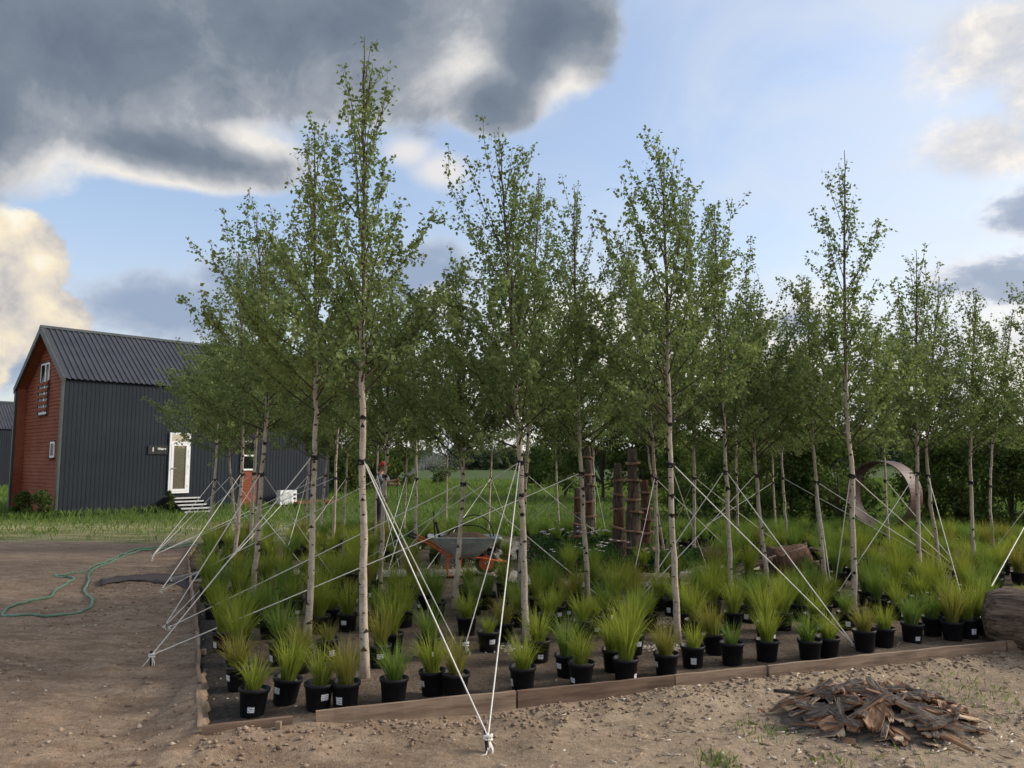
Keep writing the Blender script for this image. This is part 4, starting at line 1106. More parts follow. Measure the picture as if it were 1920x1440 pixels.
for i, (tk, pk) in enumerate(ROPES):
    T = TREES[tk]; a = T['tie']; b_ = PEGS[pk]
    d = b_ - a; hd_ = np.array([d[0], d[1], 0]); hd_ /= np.linalg.norm(hd_)
    a = a + hd_ * (T['r'] + .008)
    L = np.linalg.norm(b_ - a)
    n = 9; u = np.linspace(0, 1, n)[:, None]
    P = a + (b_ - a) * u; P[:, 2] -= (0.008 * L * 4 * u * (1 - u))[:, 0] * 0.35
    mb = MB(); mb.tube(P - a, .0055, 6)
    if pk in PN: lab = f'taut white guy rope from {NICK[tk]} to {PN[pk]}'
    else: lab = f'thin white guy rope from {NICK[tk]} down into the potted grasses'
    if len(lab.split()) > 16: lab = ' '.join(lab.split()[:16])
    o = tag(mb.obj('guy_rope', M_rope), lab, 'rope', 'white guy ropes staying the birches')
    o.location = tuple(a)
# rope tied to the big log
# (built with the log below)

# ------------------------------------------------------------------ potted sedges
def tuft_mesh(seed, n, h, spread, wide):
    g = np.random.default_rng(seed)
    V = []; Fc = []; rn = []; c = 0
    for i in range(n):
        a = g.uniform(0, 6.28); r0 = .045 * math.sqrt(g.random()); L = h * g.uniform(.55, 1.08)
        tilt = spread * g.random() ** .7; w = wide * g.uniform(.7, 1.3)
        d = np.array([math.cos(a), math.sin(a), 0]); s = np.array([-math.sin(a), math.cos(a), 0])
        if g.random() < .4: s = np.array([math.cos(a), math.sin(a), 0]) * .7 + s * .5
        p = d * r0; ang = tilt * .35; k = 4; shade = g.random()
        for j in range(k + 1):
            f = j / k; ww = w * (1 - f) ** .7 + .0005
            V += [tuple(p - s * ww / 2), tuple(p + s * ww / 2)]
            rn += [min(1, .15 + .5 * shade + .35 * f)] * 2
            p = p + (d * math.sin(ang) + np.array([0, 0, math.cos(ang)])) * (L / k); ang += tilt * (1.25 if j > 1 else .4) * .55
        for j in range(k): Fc.append((c + 2*j, c + 2*j + 1, c + 2*j + 3, c + 2*j + 2))
        c += 2 * (k + 1)
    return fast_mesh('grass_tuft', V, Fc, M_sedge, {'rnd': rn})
TUFTS = {'tall': [tuft_mesh(1, 250, .50, .85, .0056), tuft_mesh(2, 240, .46, 1.0, .0056)],
         'mid': [tuft_mesh(3, 220, .34, 1.0, .0054), tuft_mesh(4, 210, .31, 1.2, .0054), tuft_mesh(5, 220, .37, .95, .0054)],
         'short': [tuft_mesh(6, 150, .22, 1.0, .0045), tuft_mesh(7, 140, .24, .8, .0045)]}
def dry_copy(me):
    m2 = me.copy(); m2.materials.clear(); m2.materials.append(M_sedge_y); return m2
M_sedge_y = leaf_mat('sedge_blade_yellowing', rgb(0.11, 0.13, 0.025), rgb(0.32, 0.29, 0.085), 0.35)
YEL = {k: [dry_copy(m) for m in v] for k, v in TUFTS.items()}
M_sedge_d = leaf_mat('sedge_blade_deep', rgb(0.068, 0.125, 0.028), rgb(0.215, 0.300, 0.075), 0.4)
def deep_copy(me):
    m2 = me.copy(); m2.materials.clear(); m2.materials.append(M_sedge_d); return m2
DEEP = {k: [deep_copy(m) for m in v] for k, v in TUFTS.items()}
pm = MB().lathe([(.078, 0), (.082, .004), (.100, .165), (.108, .167), (.110, .192), (.106, .195), (.100, .192), (.098, .160), (0.0001, .158)], 20).mesh('pot', M_pot, True)
pm.polygons.foreach_set('use_smooth', [len(p.vertices) == 4 for p in pm.polygons])
sm = MB().lathe([(.098, .166), (.06, .176), (.0001, .180)], 14).mesh('potting_soil', M_potsoil, True)
def sticker_mesh(w, hgt, z0):
    mb = MB(); V = []; k = 5
    for j in range(k):
        a = (j / (k - 1) - .5) * w / .095
        for z in (z0, z0 + hgt):
            rr = .079 + (z / .165) * .021 + .0030
            V.append((rr * math.sin(a), -rr * math.cos(a), z))
    for j in range(k):
        a = (j / (k - 1) - .5) * w / .095
        for z in (z0, z0 + hgt):
            rr = .079 + (z / .165) * .021 + .0012
            V.append((rr * math.sin(a), -rr * math.cos(a), z))
    f = [(2*j, 2*j+2, 2*j+3, 2*j+1) for j in range(k - 1)] + [(2*k+2*j+1, 2*k+2*j+3, 2*k+2*j+2, 2*k+2*j) for j in range(k - 1)]
    return mb.add(V, f).mesh('label_sticker', M_sticker)
STK = [sticker_mesh(.058, .045, .085), sticker_mesh(.05, .055, .05), sticker_mesh(.052, .04, .04)]

NPOT = 0
def pot(px, py, lab=None, size='mid', tone='g', tilt=0.0, rot=None, where='', sc=1.0, world=None):
    """lab: None or the direction of the sticker in degrees (0 = toward the viewer, negative = left)"""
    global NPOT
    p = G(px, py, SZ) + np.array([0, .078, 0]) if world is None else np.array([world[0], world[1], SZ])
    p[2] = soil_h(p[0], p[1]) - .006
    g = np.random.default_rng(5000 + NPOT); NPOT += 1
    ht = dict(tall='tall', mid='bushy', short='short')[size]; tn = dict(g='bright green', y='yellowing', d='deep green')[tone]
    words = ('tilted ' if abs(tilt) > .1 else '') + f'pot of {ht} {tn} sedge' + (', sticker showing,' if lab is not None else ', no sticker showing,') + ' ' + where
    words = ' '.join(words.split())
    o = thing('potted_sedge', words, 'potted plant', tuple(p), 0, 'sedge pots ' + where)
    o.rotation_euler = (tilt * g.uniform(-.5, .5) + g.normal(0, .015), tilt, 0)
    o.scale = (sc,) * 3
    link('pot', pm, o); link('potting_soil', sm, o)
    src = dict(g=TUFTS, y=YEL, d=DEEP)[tone][size]
    me = src[int(g.integers(len(src)))]
    s = g.uniform(.92, 1.16)
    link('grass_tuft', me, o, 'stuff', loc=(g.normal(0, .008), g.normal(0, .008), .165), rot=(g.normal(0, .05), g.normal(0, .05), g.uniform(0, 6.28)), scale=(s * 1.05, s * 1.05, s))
    if lab is not None:
        face = math.atan2(p[0], p[1])           # turns the zero direction toward the viewer's side
        link('label_sticker', STK[int(g.integers(3))], o, rot=(0, 0, -face + R(lab)))
    return o

FRONT = 'along the front planks'
W1 = 'near the tallest birch'; W2 = 'by the side planks'; W3 = 'behind the front row'
W4 = 'between the front birches'; W5 = 'near the big bark log'
POTS = [(465, 1345, -8, 'mid', 'g', .06, FRONT + ', at the corner'), (527, 1324, -50, 'mid', 'g', .13, FRONT), (591, 1336, 28, 'mid', 'g', .03, FRONT), (643, 1333, -30, 'mid', 'y', 0, FRONT), (734, 1326, None, 'mid', 'd', .02, FRONT),
        (441, 1298, -65, 'mid', 'y', 0, W2), (412, 1224, -55, 'tall', 'g', 0, W2), (437, 1252, 20, 'tall', 'g', 0, W2), (395, 1163, None, 'mid', 'g', 0, W2), (473, 1178, 40, 'mid', 'd', 0, W2), (447, 1205, None, 'tall', 'g', 0, W2),
        (613, 1243, 22, 'short', 'y', -.12, W1), (708, 1254, 5, 'mid', 'y', 0, W1), (733, 1231, None, 'tall', 'g', 0, W1), (520, 1252, -60, 'tall', 'd', 0, W1), (556, 1266, None, 'mid', 'y', .05, W1),
        (648, 1185, -25, 'mid', 'g', 0, W3), (596, 1191, None, 'tall', 'g', 0, W3), (616, 1177, None, 'mid', 'g', 0, W3), (756, 1177, None, 'mid', 'g', 0, W3), (701, 1185, None, 'mid', 'd', 0, W3), (546, 1146, 30, 'tall', 'd', 0, W3), (500, 1200, None, 'tall', 'd', 0, W3),
        (810, 1308, -60, 'mid', 'g', -.03, FRONT), (851, 1315, None, 'mid', 'y', .05, FRONT), (802, 1241, 25, 'mid', 'd', 0, W3), (874, 1193, None, 'mid', 'g', 0, W4), (915, 1225, 25, 'short', 'g', 0, W4), (944, 1203, -55, 'mid', 'y', 0, W4),
        (980, 1299, -70, 'mid', 'g', 0, FRONT), (1011, 1246, 10, 'mid', 'g', 0, W4), (969, 1177, None, 'mid', 'd', 0, W4), (1027, 1187, None, 'mid', 'g', 0, W4), (1044, 1168, 20, 'mid', 'g', 0, W4), (1062, 1156, 25, 'mid', 'y', 0, W4), (1008, 1153, None, 'mid', 'g', 0, W4), (1081, 1140, None, 'mid', 'g', 0, W4),
        (1093, 1204, None, 'mid', 'g', 0, W4), (1117, 1191, 15, 'mid', 'g', 0, W4), (1136, 1174, 60, 'tall', 'd', 0, W4), (1065, 1272, -50, 'mid', 'd', 0, FRONT), (1091, 1290, -50, 'mid', 'g', .02, FRONT), (1176, 1281, 65, 'tall', 'g', 0, FRONT), (1154, 1261, None, 'mid', 'g', 0, FRONT),
        (1190, 1228, 35, 'tall', 'g', 0, W4), (1218, 1184, -55, 'mid', 'g', 0, W4), (1196, 1199, None, 'tall', 'd', 0, W4), (1253, 1269, -65, 'mid', 'y', 0, FRONT), (1303, 1253, 5, 'short', 'g', 0, FRONT), (1238, 1146, None, 'mid', 'g', 0, W4), (1284, 1183, None, 'tall', 'g', 0, W4), (1306, 1197, None, 'tall', 'g', 0, W4),
        (1378, 1249, None, 'short', 'd', 0, FRONT), (1346, 1230, None, 'mid', 'y', -.14, FRONT), (1443, 1243, None, 'mid', 'g', .05, FRONT), (1525, 1241, None, 'mid', 'd', 0, FRONT), (1560, 1235, None, 'mid', 'g', 0, FRONT), (1629, 1226, None, 'mid', 'y', 0, FRONT), (1665, 1216, None, 'mid', 'g', 0, FRONT),
        (1718, 1208, 35, 'mid', 'd', .04, FRONT), (1757, 1197, None, 'mid', 'd', 0, W5), (1795, 1205, None, 'mid', 'y', 0, W5), (1825, 1202, 35, 'mid', 'g', 0, W5), (1845, 1191, None, 'tall', 'g', 0, W5), (1870, 1198, None, 'short', 'g', 0, W5),
        (1595, 1182, 5, 'mid', 'd', 0, W4), (1532, 1188, 35, 'mid', 'g', 0, W4), (1473, 1185, None, 'tall', 'g', 0, W4), (1378, 1182, None, 'mid', 'g', 0, W4), (1406, 1169, -15, 'tall', 'd', .1, W4), (1339, 1160, None, 'tall', 'g', 0, W4), (1504, 1166, None, 'tall', 'd', 0, W4),
        (1442, 1205, 60, 'tall', 'g', 0, W4), (1632, 1138, 10, 'tall', 'd', 0, W5), (1651, 1155, None, 'tall', 'd', 0, W4), (1723, 1146, None, 'mid', 'd', 0, W5), (1822, 1128, 10, 'tall', 'g', 0, W5), (1806, 1097, 10, 'mid', 'd', 0, W5), (1855, 1150, None, 'tall', 'd', 0, W5), (1690, 1165, 40, 'mid', 'g', 0, W5), (1785, 1160, None, 'mid', 'g', 0, W5)]
placed = []
for (x, y, lab, size, tone, tl, where) in POTS:
    o = pot(x, y, lab, size, tone, tl, where=where); placed.append((o.location[0], o.location[1]))

def near_path(x, y):
    return np.min(np.hypot(GP[:, 0] - x, GP[:, 1] - y)) < .38 or np.min(np.hypot(GP2[:, 0] - x, GP2[:, 1] - y)) < .3
FLO = np.array([G(1000, 1076, SZ)[:2], G(1315, 1078, SZ)[:2], G(1330, 1035, SZ)[:2], G(1000, 1030, SZ)[:2]])
BARROW = G(880, 1080, SZ)
g = np.random.default_rng(99)
BACK = []
yy = 9.2
while yy < 18.8:
    xx = -7.0
    while xx < 10.5:
        x = xx + g.normal(0, .10); y = yy + g.normal(0, .12)
        xx += 0.40 + 0.022 * (yy - 9)
        if not inside(BED, np.array([x]), np.array([y]))[0] or polydist(BED, np.array([x]), np.array([y]))[0] < .16: continue
        if near_path(x, y) or inside(FLO, np.array([x]), np.array([y]))[0]: continue
        if abs(x - BARROW[0]) < .95 and -0.5 < y - BARROW[1] < 1.1: continue
        if abs(x / y) > .70: continue
        if abs(x - BARROW[0] - .15) < .75 and -1.7 < y - BARROW[1] < 0: continue
        if y < 11.5 and x / y > .26 and (fbm(np.array(x * 1.1), np.array(y * 1.1), 2, 8) > .62): continue
        if min([math.hypot(x - a, y - b) for a, b in placed[-60:] + placed[:82]]) < .25: continue
        if min([math.hypot(x - T['base'][0], y - T['base'][1]) for T in TREES.values()]) < .17: continue
        if math.hypot(x - G(1475, 1080, SZ)[0], y - G(1475, 1080, SZ)[1]) < .5: continue
        if g.random() < .10: continue
        BACK.append((x, y)); placed.append((x, y))
    yy += 0.52 + 0.02 * (yy - 9)
print('BACK POTS', len(BACK))
REST = BACK[215:]; BACK = BACK[:215]
for (x, y) in BACK:
    side_ = 'in far rows by the meadow' if y > 14.5 else ('on the house side of the wheelbarrow' if x < -1.0 else ('before the pale log' if x < 2.6 else 'between stump and bark log'))
    size = g.choice(['tall', 'mid', 'mid', 'short'], p=[.42, .3, .2, .08]); tone = g.choice(['g', 'd', 'y'], p=[.5, .36, .14])
    pot(0, 0, float(g.uniform(-70, 70)) if g.random() < .34 else None, str(size), str(tone), 0.0, where=side_, world=(x, y), sc=g.uniform(.95, 1.08))

if REST:
    me = TUFTS['mid'][0]; nv_ = len(me.vertices); co = np.empty(nv_ * 3); me.vertices.foreach_get('co', co); co = co.reshape(-1, 3)
    fi = np.array([list(p_.vertices) for p_ in me.polygons]); ra = np.empty(nv_, dtype=np.float32); me.attributes['rnd'].data.foreach_get('value', ra)
    Vs, Fs, Rs = [], [], []
    for q_, (x, y) in enumerate(REST):
        an = g.uniform(0, 6.28); sc_ = g.uniform(.9, 1.3); rot = np.array([[math.cos(an), -math.sin(an), 0], [math.sin(an), math.cos(an), 0], [0, 0, 1]])
        Vs.append((co * sc_) @ rot.T + np.array([x, y, SZ + .165])); Fs.append(fi + q_ * nv_); Rs.append(ra)
    tag(link('far_sedges', fast_mesh('far_sedges', np.concatenate(Vs), np.concatenate(Fs), M_sedge_d, {'rnd': np.concatenate(Rs)}), kind='stuff'), 'mass of further sedges in the last rows of the bed', 'sedges')
    mbp = MB()
    for (x, y) in REST: mbp.lathe([(.078, 0), (.100, .165), (.110, .170), (.110, .192), (.0001, .17)], 9, center=(x, y, SZ))
    tag(mbp.obj('far_pots', M_pot, None, kind='stuff'), 'black pots under the mass of further sedges', 'pots')

# ------------------------------------------------------------------ wheelbarrow
wb0 = G(912, 1079, SZ)
wb = thing('wheelbarrow', 'grey metal wheelbarrow with orange frame and wheel among the potted grasses', 'wheelbarrow', (wb0[0], wb0[1], SZ + .02), R(7))
def ring(cx, cz, r, n=24, y=0.0):
    a = np.linspace(0, 2 * math.pi, n + 1); return np.stack([cx + r * np.cos(a), np.full(n + 1, y), cz + r * np.sin(a)], -1)
wr = .178
whl = MB().tube(ring(0, wr, wr - .036, 28), .040, 10, cap=False).obj('tyre', M_rubber, wb, True)
rim = MB()
V = []; n = 24
prof = [(.112, -.034), (.124, -.03), (.106, -.024), (.03, -.034), (.03, .034), (.106, .024), (.124, .03), (.112, .034)]
for rr, yy_ in prof:
    for j in range(n):
        a = 2 * math.pi * j / n; V.append((rr * math.cos(a), yy_, wr + rr * math.sin(a)))
rim.add(V, [(i*n+j, i*n+(j+1) % n, (i+1)*n+(j+1) % n, (i+1)*n+j) for i in range(len(prof) - 1) for j in range(n)])
rim.obj('rim', M_orange, whl)
MB().tube([(0, -.14, wr), (0, .14, wr)], .012, 8).obj('axle', M_dark, whl)
for s in (-1, 1):
    MB().tube([(-1.12, s * .27, .60), (-.95, s * .265, .53), (-.62, s * .22, .32), (-.45, s * .18, .285), (-.1, s * .13, .27), (.05, s * .11, .235), (.27, s * .07, .20)], .0145, 8).obj('frame_tube', M_orange, wb, True)
    MB().tube([(-1.24, s * .275, .645), (-1.10, s * .27, .592)], .019, 8).obj('grip', M_rubber, wb, True)
    MB().tube([(-.60, s * .215, .31), (-.62, s * .23, .05), (-.60, s * .23, .012), (-.45, s * .22, .012), (-.40, s * .19, .285)], .0125, 8).obj('leg', M_orange, wb, True)
    MB().tube([(-.02, s * .12, .25), (0.0, s * .085, wr)], .010, 6).obj('wheel_bracket', M_orange, wb, True)
    MB().tube([(-.18, s * .13, .28), (.08, s * .16, .52)], .010, 6).obj('tray_brace', M_orange, wb, True)
MB().tube([(.27, -.07, .20), (.30, 0, .197), (.27, .07, .20)], .0145, 8).obj('nose_bar', M_orange, wb, True)
# tray: inner and outer shells joined at a rolled rim
def tray_loop(x0, x1, w0, w1, z0, z1, n=6):
    """rounded loop; z varies from left to right"""
    pts = []
    c = [(x1, w1 / 2), (x0, w0 / 2), (x0, -w0 / 2), (x1, -w1 / 2)]
    rr = .09
    for k, (x, y) in enumerate(c):
        sx_ = -1 if x == x1 else 1; sy = -1 if y > 0 else 1
        for j in range(n):
            a = j / (n - 1) * math.pi / 2
            if k == 0: a0 = 0
            aa = {0: a, 1: math.pi / 2 + a, 2: math.pi + a, 3: 1.5 * math.pi + a}[k]
            px_ = x + sx_ * rr + rr * math.cos(aa); py_ = y + sy * rr + rr * math.sin(aa)
            f = (px_ - x0) / (x1 - x0); pts.append((px_, py_, z0 + (z1 - z0) * f))
    return pts
loops = [tray_loop(-.56, -.16, .40, .34, .285, .285), tray_loop(-.66, -.02, .50, .46, .40, .40), tray_loop(-.90, .20, .62, .58, .60, .58), tray_loop(-.92, .22, .65, .61, .605, .585), tray_loop(-.92, .22, .65, .61, .595, .575),
         tray_loop(-.665, -.015, .51, .47, .395, .395), tray_loop(-.565, -.155, .41, .35, .275, .275)]
n = len(loops[0]); V = [p for l in loops for p in l]
Fc = [(i*n+j, (i+1)*n+j, (i+1)*n+(j+1) % n, i*n+(j+1) % n) for i in range(len(loops) - 1) for j in range(n)]
tr = MB(); tr.add(V, Fc + [tuple(range(n)), tuple((len(loops)-1)*n + j for j in range(n))[::-1]]); tro = tr.obj('tray', M_zinc, wb, True)
MB().tube(np.array(tray_loop(-.92, .22, .65, .61, .60, .58) + [tray_loop(-.92, .22, .65, .61, .60, .58)[0]]), .012, 6, cap=False).obj('rolled_rim', M_zinc, tro, True)
# pressed rib on the tray side
MB().tube([(-.60, -.305, .53), (-.56, -.296, .51), (-.3, -.284, .515), (.05, -.275, .525), (.10, -.278, .545)], .009, 6).obj('pressed_rib', M_zinc, tro, True)
# load: soil heap and loops of black pipe and a stick
sl = MB(); lp = np.array(tray_loop(-.80, .10, .52, .48, .55, .54)); c = np.array([-.35, 0, .66])
V = list(lp) + [tuple(p * .5 + c * .5 + np.array([0, 0, .015 + rng.normal(0, .012)])) for p in lp] + [tuple(c)]
sl.add(V, [(j, (j+1) % n, n+(j+1) % n, n+j) for j in range(n)] + [(n+j, n+(j+1) % n, 2*n) for j in range(n)])
so = tag(sl.obj('soil_load', M_potsoil, None, True), 'heap of earth lying in the tray of the wheelbarrow', 'soil')
so.location = wb.location; so.rotation_euler = wb.rotation_euler
def arc(x0, x1, z0, h, y, k=14):
    t = np.linspace(0, math.pi, k); return np.stack([(x0 + x1) / 2 - (x1 - x0) / 2 * np.cos(t), np.full(k, y), z0 + h * np.sin(t)], -1)
for (x0, x1, h_, y_, lb) in ((-.50, .12, .34, .08, 'taller loop of black pipe arching out of the wheelbarrow tray'), (-.62, .06, .19, -.06, 'lower loop of black pipe arching out of the wheelbarrow tray')):
    o = tag(MB().tube(arc(x0, x1, .58, h_, y_), .010, 7).obj('pipe_loop', M_rubber, None, True), lb, 'pipe', 'pipe loops in the wheelbarrow'); o.location = wb.location; o.rotation_euler = wb.rotation_euler
for (x_, z_, t_, lb) in ((-.98, .98, .012, 'dark thin handle sticking straight up from the wheelbarrow'), (-.90, .82, .022, 'short dark stick standing slanted in the wheelbarrow')):
    mb = MB().tube([(x_ + .17, .03, .55), (x_ + .10 if t_ > .02 else x_ + .14, .05, z_)], t_, 7); o = tag(mb.obj('tool_handle', M_rubber, None, True), lb, 'stick', 'sticks in the wheelbarrow'); o.location = wb.location; o.rotation_euler = wb.rotation_euler

# ------------------------------------------------------------------ log columns
def column(px, py_base, py_top, w_px, nd, label, m, seed, disc_over=1.5, taper=.55, base_z=SZ, top_rag=False):
    g = np.random.default_rng(300 + seed)
    b = G(px, py_base, base_z); s = b[1] / FPX * 1.0
    Ht = D(px, py_top, b[1])[2] - base_z; rr = w_px * s / 2
    t = thing('log_column', label, 'log column', tuple(b), g.uniform(0, 6), 'standing log columns with wooden discs')
    z = -.03
    for i in range(nd + 1):
        h_ = (Ht + .03) / (nd + 1) * (1.0 + .22 * math.sin(i * 2.3 + seed)) if i < nd else Ht - z; r0 = rr * (1 - (1 - taper) * i / (nd + 1)); r1 = rr * (1 - (1 - taper) * (i + 1) / (nd + 1))
        mb = MB(); n = 14; V = []; K = 5
        wob = g.uniform(.9, 1.1, n); ox, oy = g.normal(0, rr * .06, 2)
        for k in range(K + 1):
            for j in range(n):
                a = 2 * math.pi * j / n; q = (r0 + (r1 - r0) * k / K) * wob[j] * g.uniform(.96, 1.04)
                zz_ = z + h_ * k / K
                if top_rag and i == nd and k == K: zz_ -= g.uniform(0, .18)
                V.append((ox + q * math.cos(a), oy + q * math.sin(a), zz_))
        mb.add(V, [(k*n+j, k*n+(j+1) % n, (k+1)*n+(j+1) % n, (k+1)*n+j) for k in range(K) for j in range(n)] + [tuple(range(n))[::-1], tuple(K*n+j for j in range(n))])
        mb.obj('log_segment', (m if g.random() < .75 else M_logr), t, True)
        z += h_
        if i < nd:
            mb = MB(); n = 12; V = []; th = .035; ty_ = g.normal(0, 1)
            wob = g.uniform(.85, 1.2, n); ox, oy = g.normal(0, rr * .12, 2)
            for zz_ in (z - th / 2, z + th / 2):
                for j in range(n):
                    a = 2 * math.pi * j / n; q = r1 * disc_over * wob[j]; V.append((ox + q * math.cos(a), oy + q * math.sin(a), zz_ + .12 * ty_ * q * math.sin(a + seed)))
            mb.add(V, [(j, (j+1) % n, n+(j+1) % n, n+j) for j in range(n)] + [tuple(range(n))[::-1], tuple(n+j for j in range(n))])
            mb.obj('wood_disc', M_disc, t)
column(1084, 1030, 915, 19, 4, 'shorter stack of the double log column behind the forked rope birch', M_logv, 1)
column(1104, 1018, 836, 20, 6, 'taller stack of the double log column, dark and narrow at the top', M_logv, 2, top_rag=True)
column(1160, 1040, 868, 25, 5, 'middle log column standing apart, thin peg on its top', M_logv, 3)
column(1189, 1052, 836, 30, 6, 'tallest log column, split and ragged at the top', M_logv, 4, top_rag=True)
column(1212, 1044, 900, 24, 5, 'reddish log column leaning against the tallest one', M_logr, 5)

# ------------------------------------------------------------------ flower patch
def plant_mesh(seed, nleaf, rad, hgt, ls, flowers=0):
    g = np.random.default_rng(700 + seed)
    a = g.uniform(0, 6.28, nleaf); r = rad * np.sqrt(g.random(nleaf)); z = hgt * (1 - (r / rad) ** 2 * .6) * g.uniform(.15, 1.0, nleaf)
    P = np.stack([r * np.cos(a), r * np.sin(a), z], -1)
    V, Fc = leaves_arrays(P, g.uniform(.6, 1.3, nleaf) * ls, g, -.35)
    me = fast_mesh('leaves', V, Fc, M_flowerleaf, {'rnd': np.repeat(g.random(nleaf), 4)})
    fm = None
    if flowers:
        a = g.uniform(0, 6.28, flowers); r = rad * np.sqrt(g.random(flowers)); P = np.stack([r * np.cos(a), r * np.sin(a), hgt * g.uniform(1.0, 1.35, flowers)], -1)
        Vs = []; Fs = []
        for i, p in enumerate(P):
            for k in range(5):
                b = 2 * math.pi * k / 5; c = len(Vs)
                Vs += [tuple(p), tuple(p + .030 * np.array([math.cos(b - .4), math.sin(b - .4), .3])), tuple(p + .040 * np.array([math.cos(b), math.sin(b), .35])), tuple(p + .030 * np.array([math.cos(b + .4), math.sin(b + .4), .3]))]
                Fs.append((c, c + 1, c + 2, c + 3))
        fm = fast_mesh('flowers', Vs, Fs, M_petal)
    return me, fm
PLM = [plant_mesh(1, 260, .30, .30, .075, 0), plant_mesh(2, 240, .26, .36, .065, 9), plant_mesh(3, 260, .34, .26, .085, 3), plant_mesh(4, 220, .24, .42, .06, 0)]
gq = np.random.default_rng(5)
fl_px = [(1022, 1072), (1062, 1074), (1105, 1074), (1150, 1074), (1195, 1074), (1240, 1074), (1285, 1072), (1010, 1055), (1045, 1058), (1085, 1058), (1125, 1060), (1140, 1050), (1205, 1062), (1255, 1058), (1295, 1058), (1030, 1040), (1070, 1040), (1100, 1034), (1128, 1036), (1150, 1034), (1012, 1032)]
for i, (x, y) in enumerate(fl_px):
    k = 1 if y < 1045 and 1050 < x < 1160 else int(gq.integers(4)); p = G(x, y, SZ)
    lab = 'pale flowering perennial at the foot of the log columns' if PLM[k][1] is not None and k == 1 else ('dark green leafy perennial with few pale flowers in the patch before the log columns' if k == 2 else 'dark green leafy perennial in the patch before the log columns')
    t = thing('perennial_plant', lab, 'plant', tuple(p), gq.uniform(0, 6.28), 'perennials around the log columns'); t.scale = (gq.uniform(.9, 1.15),) * 3
    link('leaves', PLM[k][0], t, 'stuff')
    if PLM[k][1] is not None: link('flowers', PLM[k][1], t, 'stuff')

# ------------------------------------------------------------------ lying logs, stump, poles
def log_mesh(L, r, m, seed, rough=.05, n=22, k=22, taper=.0, flat=1.0):
    g = np.random.default_rng(800 + seed); V = []
    for i in range(k + 1):
        x = L * i / k
        for j in range(n):
            a = 2 * math.pi * j / n
            q = r * (1 - taper * i / k) * (1 - .22 * max(0, 1 - i / 4.0) ** 2.2 * (k > 35) - .0 * i) * (1 + rough * (fbm(np.array(j * .9 + seed * 3.), np.array(i * .25), 3, seed) - .5) * 2 + g.normal(0, rough * .18))
            V.append((x, q * math.cos(a), q * math.sin(a) * flat))
    c0 = len(V); V += [(-.01 - (.05 if k > 35 else 0), 0, 0), (L + .01, 0, 0)]
    Fc = [(i*n+j, i*n+(j+1) % n, (i+1)*n+(j+1) % n, (i+1)*n+j)[::-1] for i in range(k) for j in range(n)]
    mb = MB(); mb.add(V, Fc); 
    mb.f += [[(j + 1) % n, j, c0][::-1] for j in range(n)] + [[k*n+j, k*n+(j+1) % n, c0+1][::-1] for j in range(n)]; mb.mi += [1] * (2 * n)
    return mb
lg = G(1880, 1232); lgz = .30
lt = thing('bark_log', 'thick brown bark covered log lying at the end of the plank edging', 'log', (lg[0] + .13, lg[1] + .42, .295), R(-40))
log_mesh(1.9, .30, M_bark, 2, .10, 40, 40).obj('bark', [M_bark, M_bark], lt, True)
# loose bark ridges
for j in range(26):
    a = rng.uniform(2.2, 6.6); x0 = rng.uniform(0, 1.1); L = rng.uniform(.15, .5); r_ = .30
    xs_ = np.linspace(x0, x0 + L, 5)
    MB().tube(np.stack([xs_, r_ * np.cos(a + rng.normal(0, .02, 5)), r_ * np.sin(a + rng.normal(0, .02, 5))], -1), [.004, .012, .014, .011, .003], 5).obj('bark_ridge', M_bark, lt, True)
T = TREES['T39']; a = T['tie']; b_ = np.array([lt.location[0] + .05, lt.location[1] - .02, .60]); P = a + (b_ - a) * np.linspace(0, 1, 6)[:, None]
o = tag(MB().tube(P - a, .0055, 6).obj('guy_rope', M_rope), 'white guy rope running down to the top of the big bark log', 'rope', 'white guy ropes staying the birches'); o.location = tuple(a)

pl = G(1085, 1098, SZ)
t = thing('pale_log', 'long pale brown debarked log lying in front of the flower patch', 'log', (pl[0], pl[1] + .1, SZ + .05), R(2))
Lp = np.linalg.norm(G(1405, 1098, SZ)[:2] - pl[:2])
M_palelog = mottled('weathered_log', rgb(0.22, 0.16, 0.115), rgb(0.42, 0.33, 0.25), 5, .9, bmp=.4, vec_k=(.5, 5, 5))
log_mesh(Lp, .125, M_palelog, 5, .10, 20, 30, flat=.85).obj('log_body', [M_palelog, M_cutwood], t, True)
sp = G(1478, 1082, SZ)
t = thing('tree_stump', 'rotten reddish stump lying on its side under the bundle of poles', 'stump', (sp[0] - .28, sp[1] + .1, SZ + .20), R(15))
log_mesh(.62, .24, M_logr, 9, .22, 18, 8, taper=-.15).obj('stump_body', [M_logr, M_bark], t, True)
for j in range(6):
    a = j * 1.05; MB().tube([(.58, .16 * math.cos(a), .16 * math.sin(a)), (.70, .27 * math.cos(a), .24 * math.sin(a)), (.76, .36 * math.cos(a + .3), .30 * math.sin(a + .3))], [.06, .04, .015], 7).obj('root', M_bark, t, True)
for j, (x0, y0, x1, y1) in enumerate([(1333, 1079, 1500, 1036), (1350, 1082, 1470, 1040), (1372, 1079, 1513, 1024), (1360, 1076, 1455, 1042), (1343, 1073, 1440, 1048)]):
    A = G(x0, y0, SZ + .03); B = D(x1, y1, sp[1] + .05 - .05 * j); P = A + (B - A) * np.linspace(0, 1, 5)[:, None]; P[2] += rng.normal(0, .01, 3)
    o = tag(MB().tube(P - A, [.020, .019, .018, .016, .014], 7).obj('wooden_pole', M_palelog if j % 2 else M_crack, None, True), 'thin pale wooden pole resting with others against the stump', 'pole', 'poles leaning on the stump'); o.location = tuple(A)

